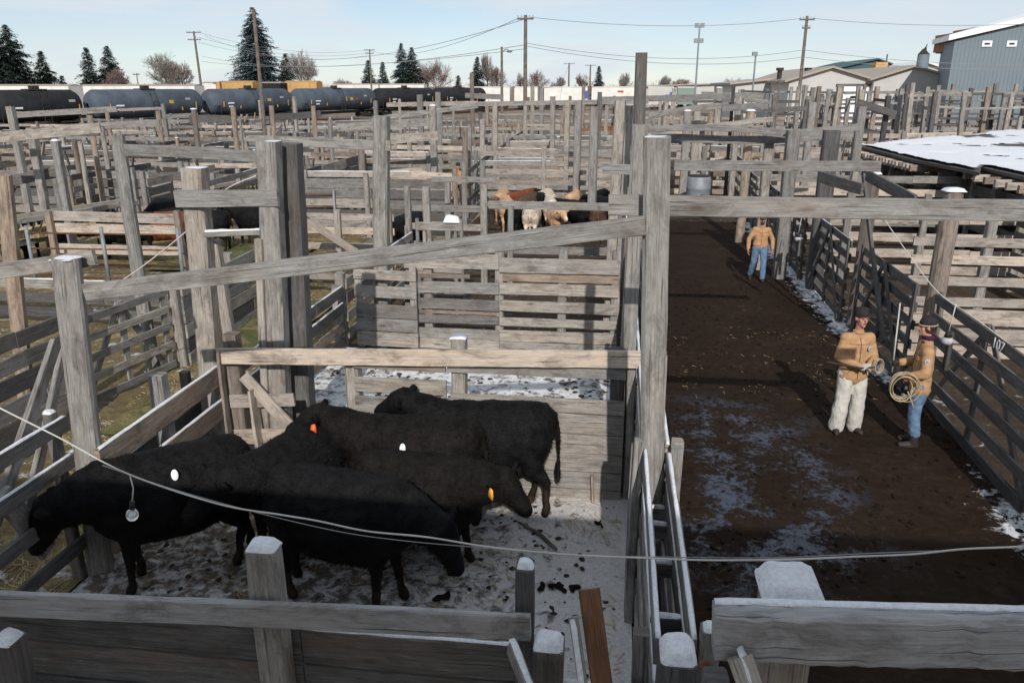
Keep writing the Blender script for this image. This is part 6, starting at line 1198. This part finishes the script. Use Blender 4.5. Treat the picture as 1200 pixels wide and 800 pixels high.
# near cable across the front pen
def cable(label, P_, r_, m='cable', name='cable'):
    pts = [Vector(p) for p in P_]; sm = []
    for i in range(len(pts)-1):
        p0 = pts[max(0, i-1)]; p1 = pts[i]; p2 = pts[i+1]; p3 = pts[min(len(pts)-1, i+2)]
        for k_ in range(10):
            u = k_/10; sm.append(.5*((2*p1)+(p2-p0)*u+(2*p0-5*p1+4*p2-p3)*u*u+(3*p1-p0-3*p2+p3)*u**3))
    sm.append(pts[-1]); mb = MB(); mb.tube(sm, r_, 8); return tag(mb.build(name, m, None, True), label, 'cable')
cable('pale cable sagging across the whole foreground above the black cattle', [AY(x, y, yy) for x, y, yy in [(-60, 446, 3.3), (0, 478, 3.3), (70, 513, 3.28), (150, 555, 3.25), (255, 590, 3.2), (330, 603, 3.2), (372, 610, 3.2), (430, 622, 3.2), (500, 629, 3.2), (570, 640, 3.2), (660, 649, 3.15), (745, 653, 3.1), (830, 656, 3.05), (925, 655, 2.93), (1000, 652, 3.0), (1070, 649, 3.0), (1130, 643, 3.0), (1200, 640, 3.0), (1280, 634, 3.0)]], .0042)
cable('thin grey wire hanging just below the pale foreground cable', [AY(x, y, yy) for x, y, yy in [(120, 545, 3.4), (200, 572, 3.4), (300, 600, 3.4), (400, 623, 3.4), (480, 634, 3.4), (560, 641, 3.4), (660, 650, 3.3), (760, 652, 3.2), (900, 653, 3.1), (1020, 648, 3.1), (1100, 645, 3.1)]], .0022, 'cablegrey')
cable('rope slung between the tall left post and the left edge rail', [AY(x, y, 9.8) for x, y in [(300, 206), (262, 224), (228, 262), (188, 296), (140, 330), (75, 362)]], .008, 'cable', 'rope_line')
cable('thin wire sloping from the alley post down past the gate with the white 107', [AY(x, y, yy) for x, y, yy in [(1028, 240, 13), (1040, 262, 12.6), (1065, 298, 12), (1100, 343, 11.3), (1150, 378, 10.6), (1230, 440, 9.8)]], .0065, 'cable')
bl = thing('light_bulb', 'clear bare light bulb hanging from the foreground cable over the lower left cow', 'bulb', AY(153, 560, 3.25))
p = AY(152, 556, 3.25); q = AY(155, 587, 3.25); c = AY(155, 603, 3.25)
mb = MB(); mb.tube([p, p.lerp(q, .5)+Vector((.012, 0, 0)), q], .0035, 6); mb.build('cord', 'cable', bl, True)
mb = MB(); mb.tube([q, q+(c-q)*.55], [.011, .014], 12); mb.build('socket', 'black', bl, True)
mb = MB(); mb.ell(c, (.030, .030, .033), None, 20, 14); mb.build('globe', 'bulb', bl, True)
mb = MB(); mb.tube([c+Vector((0, 0, .02)), c+Vector((0, 0, 0))], .004, 6); mb.ell(c, (.012, .012, .008)); mb.build('filament', 'white', bl, True)
for (px, py, yy, lb) in [(1110, 399, 10.6, 'round whitish yard lamp hanging on the gate with the white 107'), (935, 280, 19.6, 'round whitish yard lamp by the alley gates near the walking man')]:
    c = AY(px, py, yy); t = thing('yard_lamp', lb, 'lamp', c); mb = MB(); mb.ell(c, (.075, .075, .06), None, 18, 12); mb.build('globe', 'patch', t, True); mb = MB(); mb.tube([c+Vector((0, 0, .05)), c+Vector((0, 0, .13))], [.05, .03], 12); mb.build('socket', 'black', t, True); mb = MB(); mb.tube([c+Vector((0, 0, .12)), c+Vector((.03, 0, .5))], .007, 6); mb.build('cord', 'cable', t, True)
    mb = MB(); mb.beam(c+Vector((.06, .06, -.42)), c+Vector((.06, .06, .1)), .1, .05); mb.build('bracket', 'dark', t)
